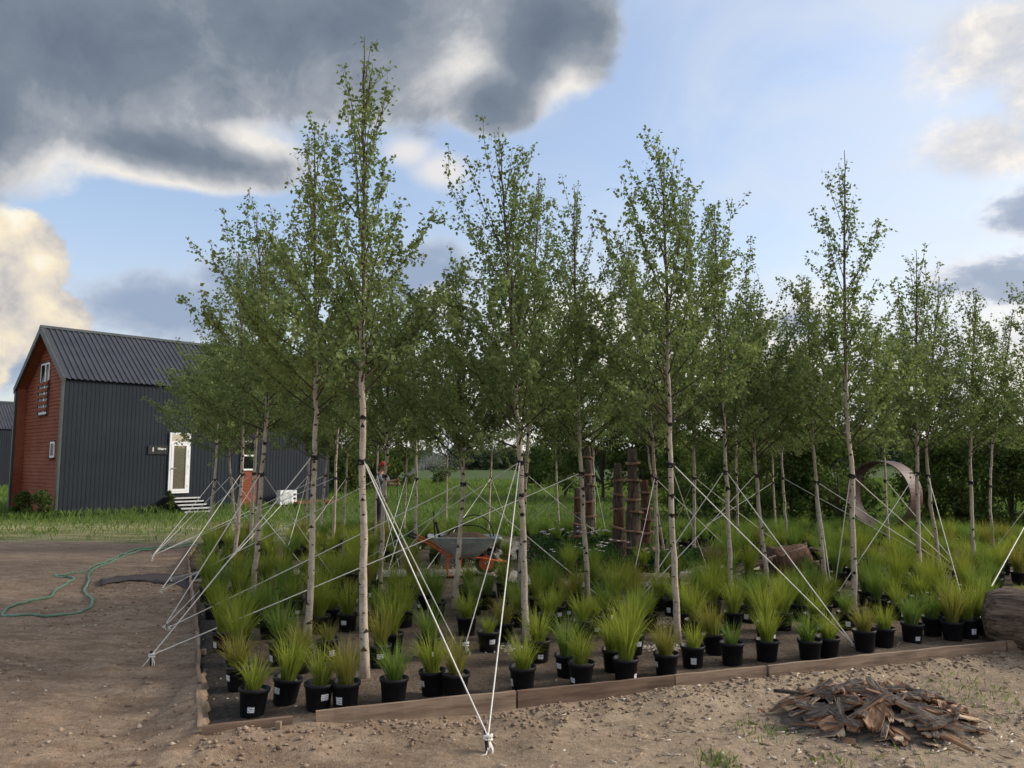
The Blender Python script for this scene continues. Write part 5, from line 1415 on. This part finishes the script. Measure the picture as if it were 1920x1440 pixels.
# ------------------------------------------------------------------ rusty ring on posts
rc_y = 19.6
rb = D(1660, 991, rc_y); rt = D(1660, 864, rc_y)
Rr = (rt[2] - rb[2]) / 2; rcz = (rt[2] + rb[2]) / 2
t = thing('rusty_ring', 'large rusty steel ring standing on short posts before the thicket', 'ring sculpture', (rb[0], rc_y, 0), R(-56))
V = []; n = 56; dp = .55; th = .03
for (rr, yy_) in ((Rr, -dp/2), (Rr, dp/2), (Rr - th, dp/2), (Rr - th, -dp/2)):
    for j in range(n):
        a = 2 * math.pi * j / n; V.append((rr * math.cos(a), yy_, rcz + rr * math.sin(a)))
mb = MB(); mb.add(V, [(i*n+j, i*n+(j+1) % n, ((i+1) % 4)*n+(j+1) % n, ((i+1) % 4)*n+j) for i in range(4) for j in range(n)])
mb.obj('steel_hoop', M_rust, t, False)
for x_ in (-.42, .42):
    zt_ = rcz - Rr * math.sqrt(max(0, 1 - (x_ / Rr) ** 2)) + .04
    MB().tube([(x_, 0, -.1), (x_, 0, zt_)], .055, 8).obj('post', M_trunk, t, True)

# ------------------------------------------------------------------ hose, fabric strip, trays
def ground_line(pxs, r, z=None):
    P = [G(x, y) for x, y in pxs]
    P = spline(np.array(P), len(P) * 7)
    P[:, 2] = ground_h(P[:, 0], P[:, 1]) + r * .85
    return P
hp = [(372, 1017), (345, 1022), (300, 1027), (262, 1031), (225, 1042), (205, 1050), (175, 1062), (140, 1077), (118, 1081), (105, 1081), (112, 1084), (132, 1084), (139, 1087), (130, 1093), (105, 1106), (82, 1124), (50, 1131), (25, 1138), (8, 1147), (5, 1152), (14, 1155), (45, 1156), (100, 1155), (140, 1150), (163, 1145), (171, 1138), (172, 1126), (164, 1116), (158, 1106), (163, 1098), (167, 1090), (166, 1080), (172, 1070), (186, 1062), (205, 1054), (240, 1041), (275, 1032), (330, 1028), (375, 1022)]
P = ground_line(hp, .017)
tag(MB().tube(P, .017, 7, cap=True).obj('garden_hose', M_hose, None, True), 'long pale green garden hose looping over the bare dirt', 'hose')
fab = MB(); V = []; up_ = [(186, 1091), (220, 1082), (270, 1076), (315, 1078), (350, 1086), (385, 1098)]; lo_ = [(188, 1100), (222, 1095), (270, 1093), (312, 1096), (342, 1106), (372, 1120)]
U = spline(np.array([G(*p) for p in up_]), 24); Lw = spline(np.array([G(*p) for p in lo_]), 24); K = 6
for i in range(24):
    for j in range(K):
        q = U[i] + (Lw[i] - U[i]) * j / (K - 1); q[2] = gh(q[0], q[1]) + .012 + .02 * math.sin(j / (K - 1) * math.pi) + .006 * math.sin(i * .8 + j); V.append(q)
fab.add(V, [(i*K+j, i*K+j+1, (i+1)*K+j+1, (i+1)*K+j)[::-1] for i in range(23) for j in range(K - 1)])
fo_ = tag(fab.obj('fabric_strip', M_fabric, None, True), 'curved strip of dark weed fabric lying on the dirt beside the bed', 'fabric')
sol = fo_.modifiers.new('thickness', 'SOLIDIFY'); sol.thickness = .008
TRAYM = None
for i, (x, y, rz, lb) in enumerate([(352, 1094, .6, 'grey edged empty plant tray lying tilted by the fabric strip'), (372, 1104, -.3, 'black empty plant tray partly under the grasses by the fabric strip'), (385, 1080, .2, 'black empty plant tray at the far end of the fabric strip')]):
    p = G(x, y); t = thing('plant_tray', lb, 'tray', (p[0], p[1], gh(p[0], p[1]) + .05), rz); t.rotation_euler = (R(12), R(-8 + 9 * i), rz)
    mb = MB().box(-.22, .22, -.15, .15, -.03, -.02)
    mb.obj('tray_base', M_pot, t)
    rm = MB(); rm.box(-.23, -.22, -.16, .16, -.03, .03); rm.box(.22, .23, -.16, .16, -.03, .03); rm.box(-.22, .22, -.16, -.15, -.03, .03); rm.box(-.22, .22, .15, .16, -.03, .03)
    rm.obj('tray_rim', M_zinc if i == 0 else M_pot, t)

# ------------------------------------------------------------------ heap of bark
def bark_piece(seed, L, Wd, curve, th):
    g = np.random.default_rng(900 + seed); n, k = 7, 9; V = []
    e0, e1_ = g.uniform(.0, .35, n), g.uniform(.0, .35, n)
    bend = g.normal(0, .12)
    for side_ in (0, 1):
        for i in range(k):
            for j in range(n):
                u = i / (k - 1); u2 = u * (1 - .25 * e1_[j]) + .12 * e0[j] * (1 - u); a = (j / (n - 1) - .5) * curve
                w = Wd * (1 - .35 * abs(2 * u - 1) ** 2)
                rr = w / max(curve, .2)
                y = rr * math.sin(a); z = rr * math.cos(a) - rr + bend * L * (u - .5) ** 2
                z += (th * g.uniform(.6, 1.5) if side_ == 0 else 0)
                V.append(((u2 - .5) * L, y, z + g.normal(0, th * .12)))
    o = n * k; f = []
    mi = []
    for i in range(k - 1):
        for j in range(n - 1):
            q = (i*n+j, i*n+j+1, (i+1)*n+j+1, (i+1)*n+j); f.append(q[::-1]); mi.append(0); f.append(tuple(o + v for v in q)); mi.append(1)
    for i in range(k - 1):
        for j in (0, n - 1):
            q = (i*n+j, (i+1)*n+j, o+(i+1)*n+j, o+i*n+j); f.append(q if j == 0 else q[::-1]); mi.append(1)
    for j in range(n - 1):
        for i in (0, k - 1):
            q = (i*n+j, i*n+j+1, o+i*n+j+1, o+i*n+j); f.append(q[::-1] if i == 0 else q); mi.append(1)
    mb = MB(); mb.add(V, f); mb.mi = mi
    return mb
BPM = []
for i in range(12):
    L = [.42, .36, .30, .26, .22, .34, .18, .15, .12, .28, .24, .46][i]; Wd = [.11, .09, .10, .07, .09, .05, .06, .07, .05, .045, .11, .035][i]
    inner = M_barklight if i in (7, 9) else M_barkin
    BPM.append(bark_piece(i, L, Wd, [.9, .7, 1.2, .6, 1.0, .5, .8, .6, .5, .6, 1.1, .6][i], [.016, .014, .018, .012, .012, .012, .01, .009, .008, .01, .016, .014][i]).mesh('bark_piece', [M_barkout, inner]))
bc = G(1640, 1352); bc[2] = gh(bc[0], bc[1])
heap = thing('bark_heap', 'low heap of broken brown bark slabs on the bare dirt', 'bark heap', tuple(bc))
RX, RY, HH = .74, .46, .20
def mound(x, y): return HH * max(0, 1 - (x / RX) ** 2 - (y / RY) ** 2) ** .8
V = []; kk = 22
for i in range(9):
    for j in range(kk):
        a = 2 * math.pi * j / kk; f = i / 8 * .98; x = RX * f * math.cos(a); y = RY * f * math.sin(a); V.append((x, y, mound(x, y) * .9 - .02 + rng.normal(0, .012)))
mb = MB(); mb.add(V, [(i*kk+j, (i+1)*kk+j, (i+1)*kk+(j+1) % kk, i*kk+(j+1) % kk) for i in range(8) for j in range(kk)]); mb.obj('bark_litter', M_barkout, heap, True, kind='stuff')
gb = np.random.default_rng(44)
for i in range(240):
    big = i < 105
    f = math.sqrt(gb.random()) * (.92 if big else 1.18); a = gb.uniform(0, 6.28)
    x, y = RX * f * math.cos(a), RY * f * math.sin(a)
    z = mound(x, y) + (.028 if big else .012) + (gb.uniform(0, .03) if big else 0)
    k = int(gb.choice([0, 1, 2, 3, 4, 5, 10, 11, 9])) if big else int(gb.choice([6, 7, 8, 4, 8, 7, 9]))
    s = gb.uniform(.75, 1.1)
    out_ = math.atan2(y / RY, x / RX)
    rz = gb.uniform(0, 6.28) if gb.random() < .5 else out_ + gb.normal(0, .4)
    # slope tilt toward the outside of the mound
    tilt = .42 * f if z > .05 else .08
    nrm_ = Vector((math.cos(out_) * tilt + gb.normal(0, .16), math.sin(out_) * tilt + gb.normal(0, .16), 1)).normalized()
    q = nrm_.to_track_quat('Z', 'Y') @ Euler((0 if gb.random() < .55 else math.pi, 0, rz)).to_quaternion()
    o = link('bark_piece', BPM[k], heap, loc=(x, y, z), scale=s); o.rotation_mode = 'QUATERNION'; o.rotation_quaternion = q
for (px_, py_, L, rz, m) in ((1500, 1288, .38, -.25, M_barkout), (1775, 1345, .34, -1.0, M_barkin), (1730, 1300, .28, -.5, M_barkout)):
    p = G(px_, py_, .17); mb = MB().tube([(-L/2, 0, 0), (0, .01, .012), (L/2, 0, 0)], [.013, .016, .012], 7)
    mb.obj('stick', m, heap, True).location = (p[0] - bc[0], p[1] - bc[1], mound(p[0] - bc[0], p[1] - bc[1]) + .05); heap.children[-1].rotation_euler = (0, .1, rz)
# scattered chips and twigs on the dirt
N = 900
px_ = rng.normal(bc[0], 1.1, N); py_ = rng.normal(bc[1] - .1, .6, N); V = []; Fc = []; rn = []
for x, y in zip(px_, py_):
    if inside(BED, np.array([x]), np.array([y]))[0]: continue
    a = rng.uniform(0, 6.28); L = rng.uniform(.015, .07); w = rng.uniform(.002, .008); d = np.array([math.cos(a), math.sin(a)]); s = np.array([-d[1], d[0]]); z = gh(x, y) + .005; c = len(V)
    for (u, v, zz_) in ((-.5, -.5, 0), (.5, -.4, 0), (.5, .5, .003), (-.5, .4, .003), (-.5, -.5, .007), (.5, -.4, .006), (.5, .5, .008), (-.5, .4, .007)):
        V.append((x + d[0] * u * L + s[0] * v * w * 2, y + d[1] * u * L + s[1] * v * w * 2, z + zz_))
    Fc += [(c+4, c+5, c+6, c+7), (c, c+1, c+5, c+4), (c+1, c+2, c+6, c+5), (c+2, c+3, c+7, c+6), (c+3, c, c+4, c+7)]
    rn += [rng.random()] * 8
tag(link('bark_chips', fast_mesh('bark_chips', V, Fc, M_pebble, {'rnd': rn}), kind='stuff'), 'thin bark chips and twigs scattered round the bark heap', 'chips')

# ------------------------------------------------------------------ person watering
pg_ = G(713, 1001, 0.0)
pers = thing('person', 'person in grey shirt, dark trousers and red cap holding out a water hose', 'person', (pg_[0], pg_[1], SZ), R(-25))
def skin_obj(name, verts, edges, radii, m, parent, sub=2):
    me = bpy.data.meshes.new(name); me.from_pydata(verts, edges, []); me.materials.append(m)
    o = link(name, me, parent)
    md = o.modifiers.new('skin', 'SKIN'); md.use_smooth_shade = True
    for v, r_ in zip(me.skin_vertices[0].data, radii): v.radius = r_ if hasattr(r_, '__len__') else (r_, r_)
    me.skin_vertices[0].data[0].use_root = True
    o.modifiers.new('sub', 'SUBSURF').levels = sub; o.modifiers['sub'].render_levels = sub
    return o
# faces +x (toward the spray), seen from behind and the side
V = [(0, 0, .92), (0, 0, 1.12), (.01, 0, 1.32), (.02, 0, 1.46), (.03, 0, 1.54), (.05, 0, 1.62), (.055, 0, 1.70),
     (0, .10, .88), (.03, .11, .48), (-.02, .12, .09), (.10, .13, .03),
     (0, -.10, .88), (.02, -.12, .48), (-.05, -.13, .09), (.07, -.14, .03),
     (.02, .17, 1.42), (.10, .22, 1.18), (.33, .16, 1.20), (.41, .14, 1.22),
     (.03, -.17, 1.42), (.20, -.20, 1.26), (.46, -.10, 1.30), (.54, -.07, 1.32)]
E = [(0, 1), (1, 2), (2, 3), (3, 4), (4, 5), (5, 6), (0, 7), (7, 8), (8, 9), (9, 10), (0, 11), (11, 12), (12, 13), (13, 14), (3, 15), (15, 16), (16, 17), (17, 18), (3, 19), (19, 20), (20, 21), (21, 22)]
Rd = [(.10, .14), (.10, .14), (.11, .16), (.07, .12), .055, (.085, .075), (.075, .07), .075, .055, .04, .03, .075, .055, .04, .03, .05, .042, .032, .03, .05, .042, .032, .03]
skin_obj('body', V, E, Rd, M_skin, pers)
for hx, hy, hz in ((.41, .14, 1.22), (.54, -.07, 1.32)):
    for k in range(4):
        mb = MB().tube([(hx + .01, hy - .03 + .02 * k, hz + .01), (hx + .055, hy - .03 + .02 * k, hz + .015 - .004 * k), (hx + .075, hy - .028 + .018 * k, hz - .01), (hx + .06, hy - .026 + .017 * k, hz - .035)], [.010, .010, .009, .007], 6); mb.obj('finger', M_skin, pers, True)
    MB().tube([(hx, hy, hz + .02), (hx + .03, hy + .01, hz + .045), (hx + .055, hy + .012, hz + .04)], [.011, .011, .008], 6).obj('thumb', M_skin, pers, True)
def loft(mb, rings, n=16):
    V = []
    for (x, y, z_, rx, ry) in rings:
        for q in range(n):
            a = 2 * math.pi * q / n; V.append((x + rx * math.cos(a), y + ry * math.sin(a), z_ + .006 * math.sin(3 * a + z_ * 9)))
    return mb.add(V, [(i_*n+q, i_*n+(q+1) % n, (i_+1)*n+(q+1) % n, (i_+1)*n+q) for i_ in range(len(rings) - 1) for q in range(n)] + [tuple(range(n))[::-1], tuple((len(rings)-1)*n+q for q in range(n))])
mb = MB()
loft(mb, [(0, 0, .84, .130, .185), (0, 0, .92, .128, .180), (.0, 0, 1.08, .125, .172), (.01, 0, 1.25, .135, .185), (.015, 0, 1.36, .128, .195), (.02, 0, 1.43, .10, .165), (.025, 0, 1.475, .07, .09), (.03, 0, 1.495, .058, .062)])
mb.tube([(.018, .13, 1.42), (.03, .185, 1.37), (.075, .215, 1.25), (.10, .222, 1.17)], [.075, .074, .064, .060], 10)
mb.tube([(.025, -.13, 1.42), (.05, -.185, 1.38), (.13, -.205, 1.31), (.19, -.20, 1.265)], [.075, .074, .064, .060], 10)
mb.obj('shirt', M_shirt, pers, True)
mb = MB()
loft(mb, [(0, 0, .72, .10, .16), (0, 0, .80, .122, .172), (0, 0, .90, .120, .168), (0, 0, .97, .115, .160)])
mb.tube([(0, .085, .84), (.01, .10, .70), (.03, .11, .48), (.0, .118, .30), (-.02, .12, .13)], [.108, .100, .080, .072, .070], 12)
mb.tube([(0, -.085, .84), (.01, -.105, .70), (.02, -.12, .48), (-.02, -.126, .30), (-.05, -.13, .13)], [.108, .100, .080, .072, .070], 12)
mb.obj('trousers', M_trouser, pers, True)
for (x_, y_) in ((-.02, .12), (-.05, -.13)):
    MB().tube([(x_ - .06, y_, .045), (x_, y_, .06), (x_ + .09, y_, .05), (x_ + .18, y_ + .01, .035)], [.045, .058, .05, .035], 9).obj('boot', M_boot, pers, True)
    MB().tube([(x_, y_, .05), (x_, y_, .28)], [.06, .07], 9).obj('boot_shaft', M_boot, pers, True)
cap = MB(); n = 14; Vc = []
for i in range(6):
    th_ = i / 5 * math.pi / 2
    for j in range(n):
        a = 2 * math.pi * j / n; Vc.append((.055 + .108 * math.cos(th_) * math.cos(a), .098 * math.cos(th_) * math.sin(a), 1.69 + .105 * math.sin(th_)))
cap.add(Vc, [(i*n+j, i*n+(j+1) % n, (i+1)*n+(j+1) % n, (i+1)*n+j) for i in range(5) for j in range(n)])
cap.box(.13, .235, -.065, .065, 1.685, 1.697); cap.obj('cap', M_cap, pers, True)
hr = MB(); Vc = []
for i in range(5):
    for j in range(9):
        a = math.pi * (.55 + .9 * j / 8); Vc.append((.05 + .098 * math.cos(a), .088 * math.sin(a), 1.60 + .1 * i / 4))
hr.add(Vc, [(i*9+j, i*9+j+1, (i+1)*9+j+1, (i+1)*9+j) for i in range(4) for j in range(8)]); hr.obj('hair', M_hair, pers, True)
for s in (-1, 1): MB().tube([(.05, s * .085, 1.60), (.045, s * .097, 1.63), (.055, s * .085, 1.66)], [.008, .014, .008], 6).obj('ear', M_skin, pers, True)
MB().tube([(.128, 0, 1.665), (.158, 0, 1.625), (.125, 0, 1.615)], [.010, .016, .012], 6).obj('nose', M_skin, pers, True)
for s in (-1, 1): MB().tube([(.118, s * .033, 1.645), (.134, s * .033, 1.645)], .008, 6).obj('eye', M_hair, pers, True)
MB().tube([(.124, -.022, 1.585), (.134, 0, 1.585), (.124, .022, 1.585)], .006, 5).obj('mouth', M_cap, pers, True)
# hose held by the person and the spray
c_, s_ = math.cos(R(-25)), math.sin(R(-25))
def pw(x, y, z): return np.array([pg_[0] + x * c_ - y * s_, pg_[1] + x * s_ + y * c_, SZ + z])
HP = np.array([pw(.78, -.02, 1.40), pw(.60, -.06, 1.33), pw(.44, .13, 1.22), pw(.35, .25, .9), pw(.3, .4, .4), pw(.1, .8, .04), pw(-.8, 1.2, .03), pw(-2.2, 1.4, .03)])
HP = spline(HP, 40)
tag(MB().tube(HP, .014, 7).obj('watering_hose', M_hose, None, True), 'watering hose held out by the person in the red cap', 'hose')
N = 4200
u = rng.random(N) ** .8
p0 = pw(.80, -.02, 1.41)
end = D(850, 850, pg_[1] - .3)
P = p0 + (end - p0) * u[:, None]
P[:, 2] += 0.55 * np.sin(u * math.pi * .62) * .35
P += rng.normal(0, 1, (N, 3)) * (0.015 + .26 * u ** 1.5)[:, None]
P[:, 2] -= np.abs(rng.normal(0, 1, N)) * .22 * u ** 2
sz = .0035 + .004 * rng.random(N)
tag(bits('water_spray', P, sz, rng.random(N), M_water, 1.0), 'fine white spray of water leaving the hose of the person', 'water')

# ------------------------------------------------------------------ shrubs and trees behind
def leafy(name, label, cat, base, height, rad, nleaf, ls, seed, m=None, trunk_h=0.0, group=None, tr=.05, lowest=.05, clumps=26, scale_z=1.0):
    g = np.random.default_rng(2000 + seed); m = m or M_bushleaf
    t = thing(name, label, cat, tuple(base), 0, group)
    C = []
    for i in range(clumps):
        f = g.random(); z = lowest * height + (1 - lowest) * height * f ** .9
        prof = math.sin(min(1, max(.08, (z / height))) * math.pi * .93) ** .6 if trunk_h else (1 - (z / height) ** 2.2 * .75)
        a = g.uniform(0, 6.28); r_ = rad * prof * math.sqrt(g.random()) * .85
        C.append((r_ * math.cos(a), r_ * math.sin(a), z, g.uniform(.5, 1.0)))
    C = np.array(C)
    k = g.integers(0, clumps, nleaf)
    d = g.normal(0, 1, (nleaf, 3)); d /= np.linalg.norm(d, axis=1)[:, None]
    rr = (g.random(nleaf) ** .5)[:, None] * C[k, 3:4] * rad * .42
    P = C[k, :3] + d * rr * np.array([1, 1, .85])
    P[:, 2] = np.maximum(P[:, 2], .03)
    V, Fc = leaves_arrays(P, g.uniform(.65, 1.3, nleaf) * ls, g, .2)
    rnd = np.clip(g.random(nleaf) * .7 + .3 * g.random(clumps)[k], 0, 1)
    link('crown', fast_mesh('crown', V, Fc, m, {'rnd': np.repeat(rnd, 4)}), t, 'stuff')
    mb = MB()
    mb.tube(branch_pts((0, 0, -.1), (g.normal(0, .05), g.normal(0, .05), 1), height * .85, g, 7, .2, .05), np.linspace(tr, tr * .2, 7), 7)
    for i in range(0, clumps, 3):
        z0_ = max(.1, min(trunk_h or .2, C[i, 2] * .7)) * g.uniform(.7, 1.0)
        mb.tube([(0, 0, z0_), tuple(C[i, :3] * np.array([.5, .5, .8])), tuple(C[i, :3])], [tr * .45, tr * .25, tr * .1], 5, cap=False)
    mb.obj('trunk', M_trunk, t, True)
    return t
# thicket on the right
gs = np.random.default_rng(12)
TH = 'dark leafy shrubs of the thicket behind the bed'
_ts = 'dark green thicket shrub '
TL = [_ts + w for w in ('next to the log columns, at the start of the thicket', 'behind the spotted gravel birch', 'behind the thin birch at the poles', 'behind the crooked birch at the stump', 'right behind the stump', 'between the stump and the curved birch', 'just before the rusty ring on its stump side',
    'touching the rusty ring on its far side', 'behind the slanting birch', 'behind the straight birch near the bark log', 'beyond the farthest birch', 'beyond the bark log, in the front line', 'standing well behind the rusty ring, seen past its edge', 'in the second line past the rusty ring', 'in the second line behind the slanting birch', 'in the second line behind the farthest birch', 'in the second line behind the stump', 'in the second line behind the poles', 'past the bark log, farther along', 'past the bark log, farthest along')]
for i, (x, Yd, ztop_px) in enumerate([(1265, 27, 815), (1320, 25, 830), (1375, 24, 840), (1425, 22.5, 815), (1480, 22, 830), (1530, 21.8, 815), (1570, 21.5, 830), (1748, 21.4, 835), (1790, 21.2, 812), (1840, 21, 825), (1895, 20.8, 810), (1960, 20.8, 800), (1610, 25.5, 812), (1735, 24.5, 815), (1800, 25.5, 800), (1890, 26, 800), (1500, 26, 812), (1420, 27.5, 812), (2060, 21, 800), (2160, 21, 800)]):
    b = D(x, 900, Yd); h_ = D(x, ztop_px, Yd)[2]
    leafy('thicket_shrub', TL[i], 'shrub', (b[0], Yd, 0), h_, 1.15 + gs.uniform(-.1, .25), 3000, .10, 40 + i, group=TH, clumps=30, tr=.045)
# small trees behind the log columns and the wheelbarrow
for i, (x, Yd, zt_, rad, lb) in enumerate([(1060, 40, 790, 1.9, 'small leafy tree in the meadow behind the double log column'), (1130, 38, 765, 2.1, 'round leafy tree right behind the log columns'), (1205, 37, 775, 2.0, 'leafy tree behind the tallest log column'), (1010, 52, 838, 1.6, 'leafy tree in the meadow past the wheelbarrow'),
                                         (640, 44, 832, 2.0, 'dark tree beside the far house corner'), (690, 46, 828, 1.9, 'dark tree behind the watering person'), (745, 52, 842, 1.6, 'dark tree in line with the water spray'), (1265, 36, 790, 2.0, 'leafy tree between the log columns and the thicket')]):
    b = D(x, 900, Yd); h_ = D(x, zt_, Yd)[2]
    leafy('meadow_tree', lb, 'tree', (b[0], Yd, 0), h_, rad, 4200, .17, 80 + i, trunk_h=1.0, lowest=.16, clumps=36, tr=.09, group='small trees in the meadow')
b = D(826, 900, 62); leafy('meadow_shrub', 'lone small bush in the meadow beyond the water spray', 'shrub', (b[0], 62, 0), 2.0, .9, 1200, .16, 101, trunk_h=.3, tr=.05)
for i, (px_, py_, h_, r_, lb) in enumerate([(78, 972, .95, .55, 'dark green bush growing at the foot of the red gable'), (42, 968, .75, .5, 'smaller bush at the far side of the red gable foot'), (318, 962, .8, .22, 'thin weedy shrub beside the entrance steps')]):
    b = G(px_, py_); leafy('garden_bush', lb, 'bush', tuple(b), h_, r_, 1500, .075, 110 + i, clumps=16, tr=.02, lowest=.1)
# woods on the horizon: one mass
def woods(name, label, x0, x1, Y0, Y1, hmin, hmax, ncr, nleaf, ls, seed):
    g = np.random.default_rng(seed)
    cx = g.uniform(x0, x1, ncr); cy = g.uniform(Y0, Y1, ncr); ch = g.uniform(hmin, hmax, ncr)
    k = g.integers(0, ncr, nleaf); d = g.normal(0, 1, (nleaf, 3)); d /= np.linalg.norm(d, axis=1)[:, None]
    r_ = (g.random(nleaf) ** .4)[:, None] * np.stack([ch[k] * .42, ch[k] * .42, ch[k] * .5], -1)
    P = np.stack([cx[k], cy[k], ch[k] * .5], -1) + d * r_; P[:, 2] += ground_h(cx[k], cy[k])
    P[:, 2] = np.maximum(P[:, 2], .2)
    V, Fc = leaves_arrays(P, g.uniform(.6, 1.3, nleaf) * ls, g, .1)
    o = link(name, fast_mesh(name, V, Fc, M_hazedleaf, {'rnd': np.repeat(np.clip(g.random(nleaf) * .6 + .4 * g.random(ncr)[k], 0, 1), 4)}), kind='stuff')
    return tag(o, label, 'woods')
woods('far_woods', 'distant line of woods along the far side of the meadow', -150, 60, 170, 215, 3.2, 5.6, 260, 26000, 1.5, 61)
woods('far_woods', 'wooded rise far behind the thicket on the rusty ring side', 30, 190, 120, 190, 5, 8, 260, 30000, 1.3, 62)

# ------------------------------------------------------------------ meadow grass
def blades(name, label, pts, hts, wid, m, seed, kind='stuff'):
    g = np.random.default_rng(seed); N = len(pts)
    a = g.uniform(0, 6.28, N); lean = g.normal(0, .35, (N, 2)) * hts[:, None]
    s = np.stack([np.cos(a), np.sin(a)], -1) * wid[:, None] / 2
    z = ground_h(pts[:, 0], pts[:, 1])
    v0 = np.concatenate([pts - s, (z - .01)[:, None]], 1); v1 = np.concatenate([pts + s, (z - .01)[:, None]], 1)
    v2 = np.concatenate([pts + lean * .35 + s * .7, (z + hts * .6)[:, None]], 1); v3 = np.concatenate([pts + lean, (z + hts)[:, None]], 1)
    V = np.stack([v0, v1, v2, v3], 1).reshape(-1, 3); i = 4 * np.arange(N)[:, None]
    Fc = np.concatenate([i + np.array([[0, 1, 2]]), i + np.array([[0, 2, 3]])])
    rnd = np.clip(g.random(N) * .6 + .4 * fbm(pts[:, 0] * .35, pts[:, 1] * .35, 3, 4), 0, 1)
    o = link(name, fast_mesh(name, V, Fc, m, {'rnd': np.repeat(rnd, 4)}), kind=kind)
    return tag(o, label, 'grass')
def scatter(N, seed, y0, y1, pw_=1.6):
    g = np.random.default_rng(seed)
    y = y0 + (y1 - y0) * g.random(N) ** pw_
    x = (g.random(N) * 2 - 1) * (y * .78 + 3)
    return np.stack([x, y], -1), g
p, g = scatter(150000, 71, 18.5, 75)
d = sgn_in(p[:, 0], p[:, 1]); ga = grass_amount(p[:, 0], p[:, 1])
dryz = np.clip(1.25 - (p[:, 1] - 18.0) / 5.5, 0, 1)
onhouse = (((p - hb[:2]) @ e1[:2]) > 0) & (((p - hb[:2]) @ e1[:2]) < HL) & (((p - hb[:2]) @ e2[:2]) > .05) & (((p - hb[:2]) @ e2[:2]) < HW)
keep = (d > .1) & (g.random(len(p)) < ga * (1 - .96 * dryz)) & ~onhouse
p = p[keep]; yy_ = p[:, 1]
wall_d = (p - hb[:2]) @ e2[:2]; along = (p - hb[:2]) @ e1[:2]
nearwall = np.clip(1 - np.abs(wall_d + .5) / 1.2, 0, 1) * (along > -1.5) * (along < HL)
hts = (.09 + .0055 * np.clip(yy_ - 22, 0, 30)) * np.random.default_rng(3).uniform(.6, 1.6, len(p)) + .16 * nearwall
blades('meadow_grass', 'green meadow grass around the house and beyond the bed', p, hts, .012 + .0011 * (yy_ - 15), M_meadow, 72)
p, g = scatter(42000, 75, 16.4, 25, 1.0)
d = sgn_in(p[:, 0], p[:, 1]); ga = grass_amount(p[:, 0], p[:, 1])
keep = (d > .05) & (g.random(len(p)) < ga * .9) & (fbm(p[:, 0] * .5, p[:, 1] * 1.6, 3, 33) > .40); p = p[keep]
blades('dry_grass', 'short straw coloured trodden grass between the dirt and the lawn', p, np.random.default_rng(4).uniform(.015, .055, len(p)), np.full(len(p), .016), M_dryblade, 76)
gq2 = np.random.default_rng(91); N = 26000
p = np.stack([gq2.uniform(-5, 13.5, N), 15.5 + 6.0 * gq2.random(N) ** .8], -1)
pc_ = np.clip((p[:, 0] + 2 + (p[:, 1] - 16) * 1.2) / 6, .0, 1) * np.clip((p[:, 1] - 15.5) / 1.5, 0, 1) * (fbm(p[:, 0] * .8, p[:, 1] * .8, 3, 66) > .40)
p = p[gq2.random(N) < pc_]
blades('back_grass', 'tall loose green grass filling the back of the bed below the thicket', p, gq2.uniform(.12, .42, len(p)), np.full(len(p), .015), M_meadow, 92)
# sparse weeds in the foreground dirt
PW = []
for (px_, py_, n_, s_) in ((1345, 1428, 170, .07), (1850, 1310, 160, .28), (1800, 1290, 120, .3), (1560, 1425, 70, .12), (1425, 1372, 110, .13), (595, 1345, 60, .05), (1700, 1425, 60, .25)):
    c = G(px_, py_); PW.append(c[:2] + rng.normal(0, s_, (n_, 2)))
PW = np.concatenate(PW); PW = PW[~inside(BED, PW[:, 0], PW[:, 1])]
blades('sparse_weeds', 'thin sprigs of grass in the bare dirt near the bark heap', PW, rng.uniform(.015, .06, len(PW)), np.full(len(PW), .0045), M_meadow, 78)
print('OBJECTS', len(bpy.data.objects))
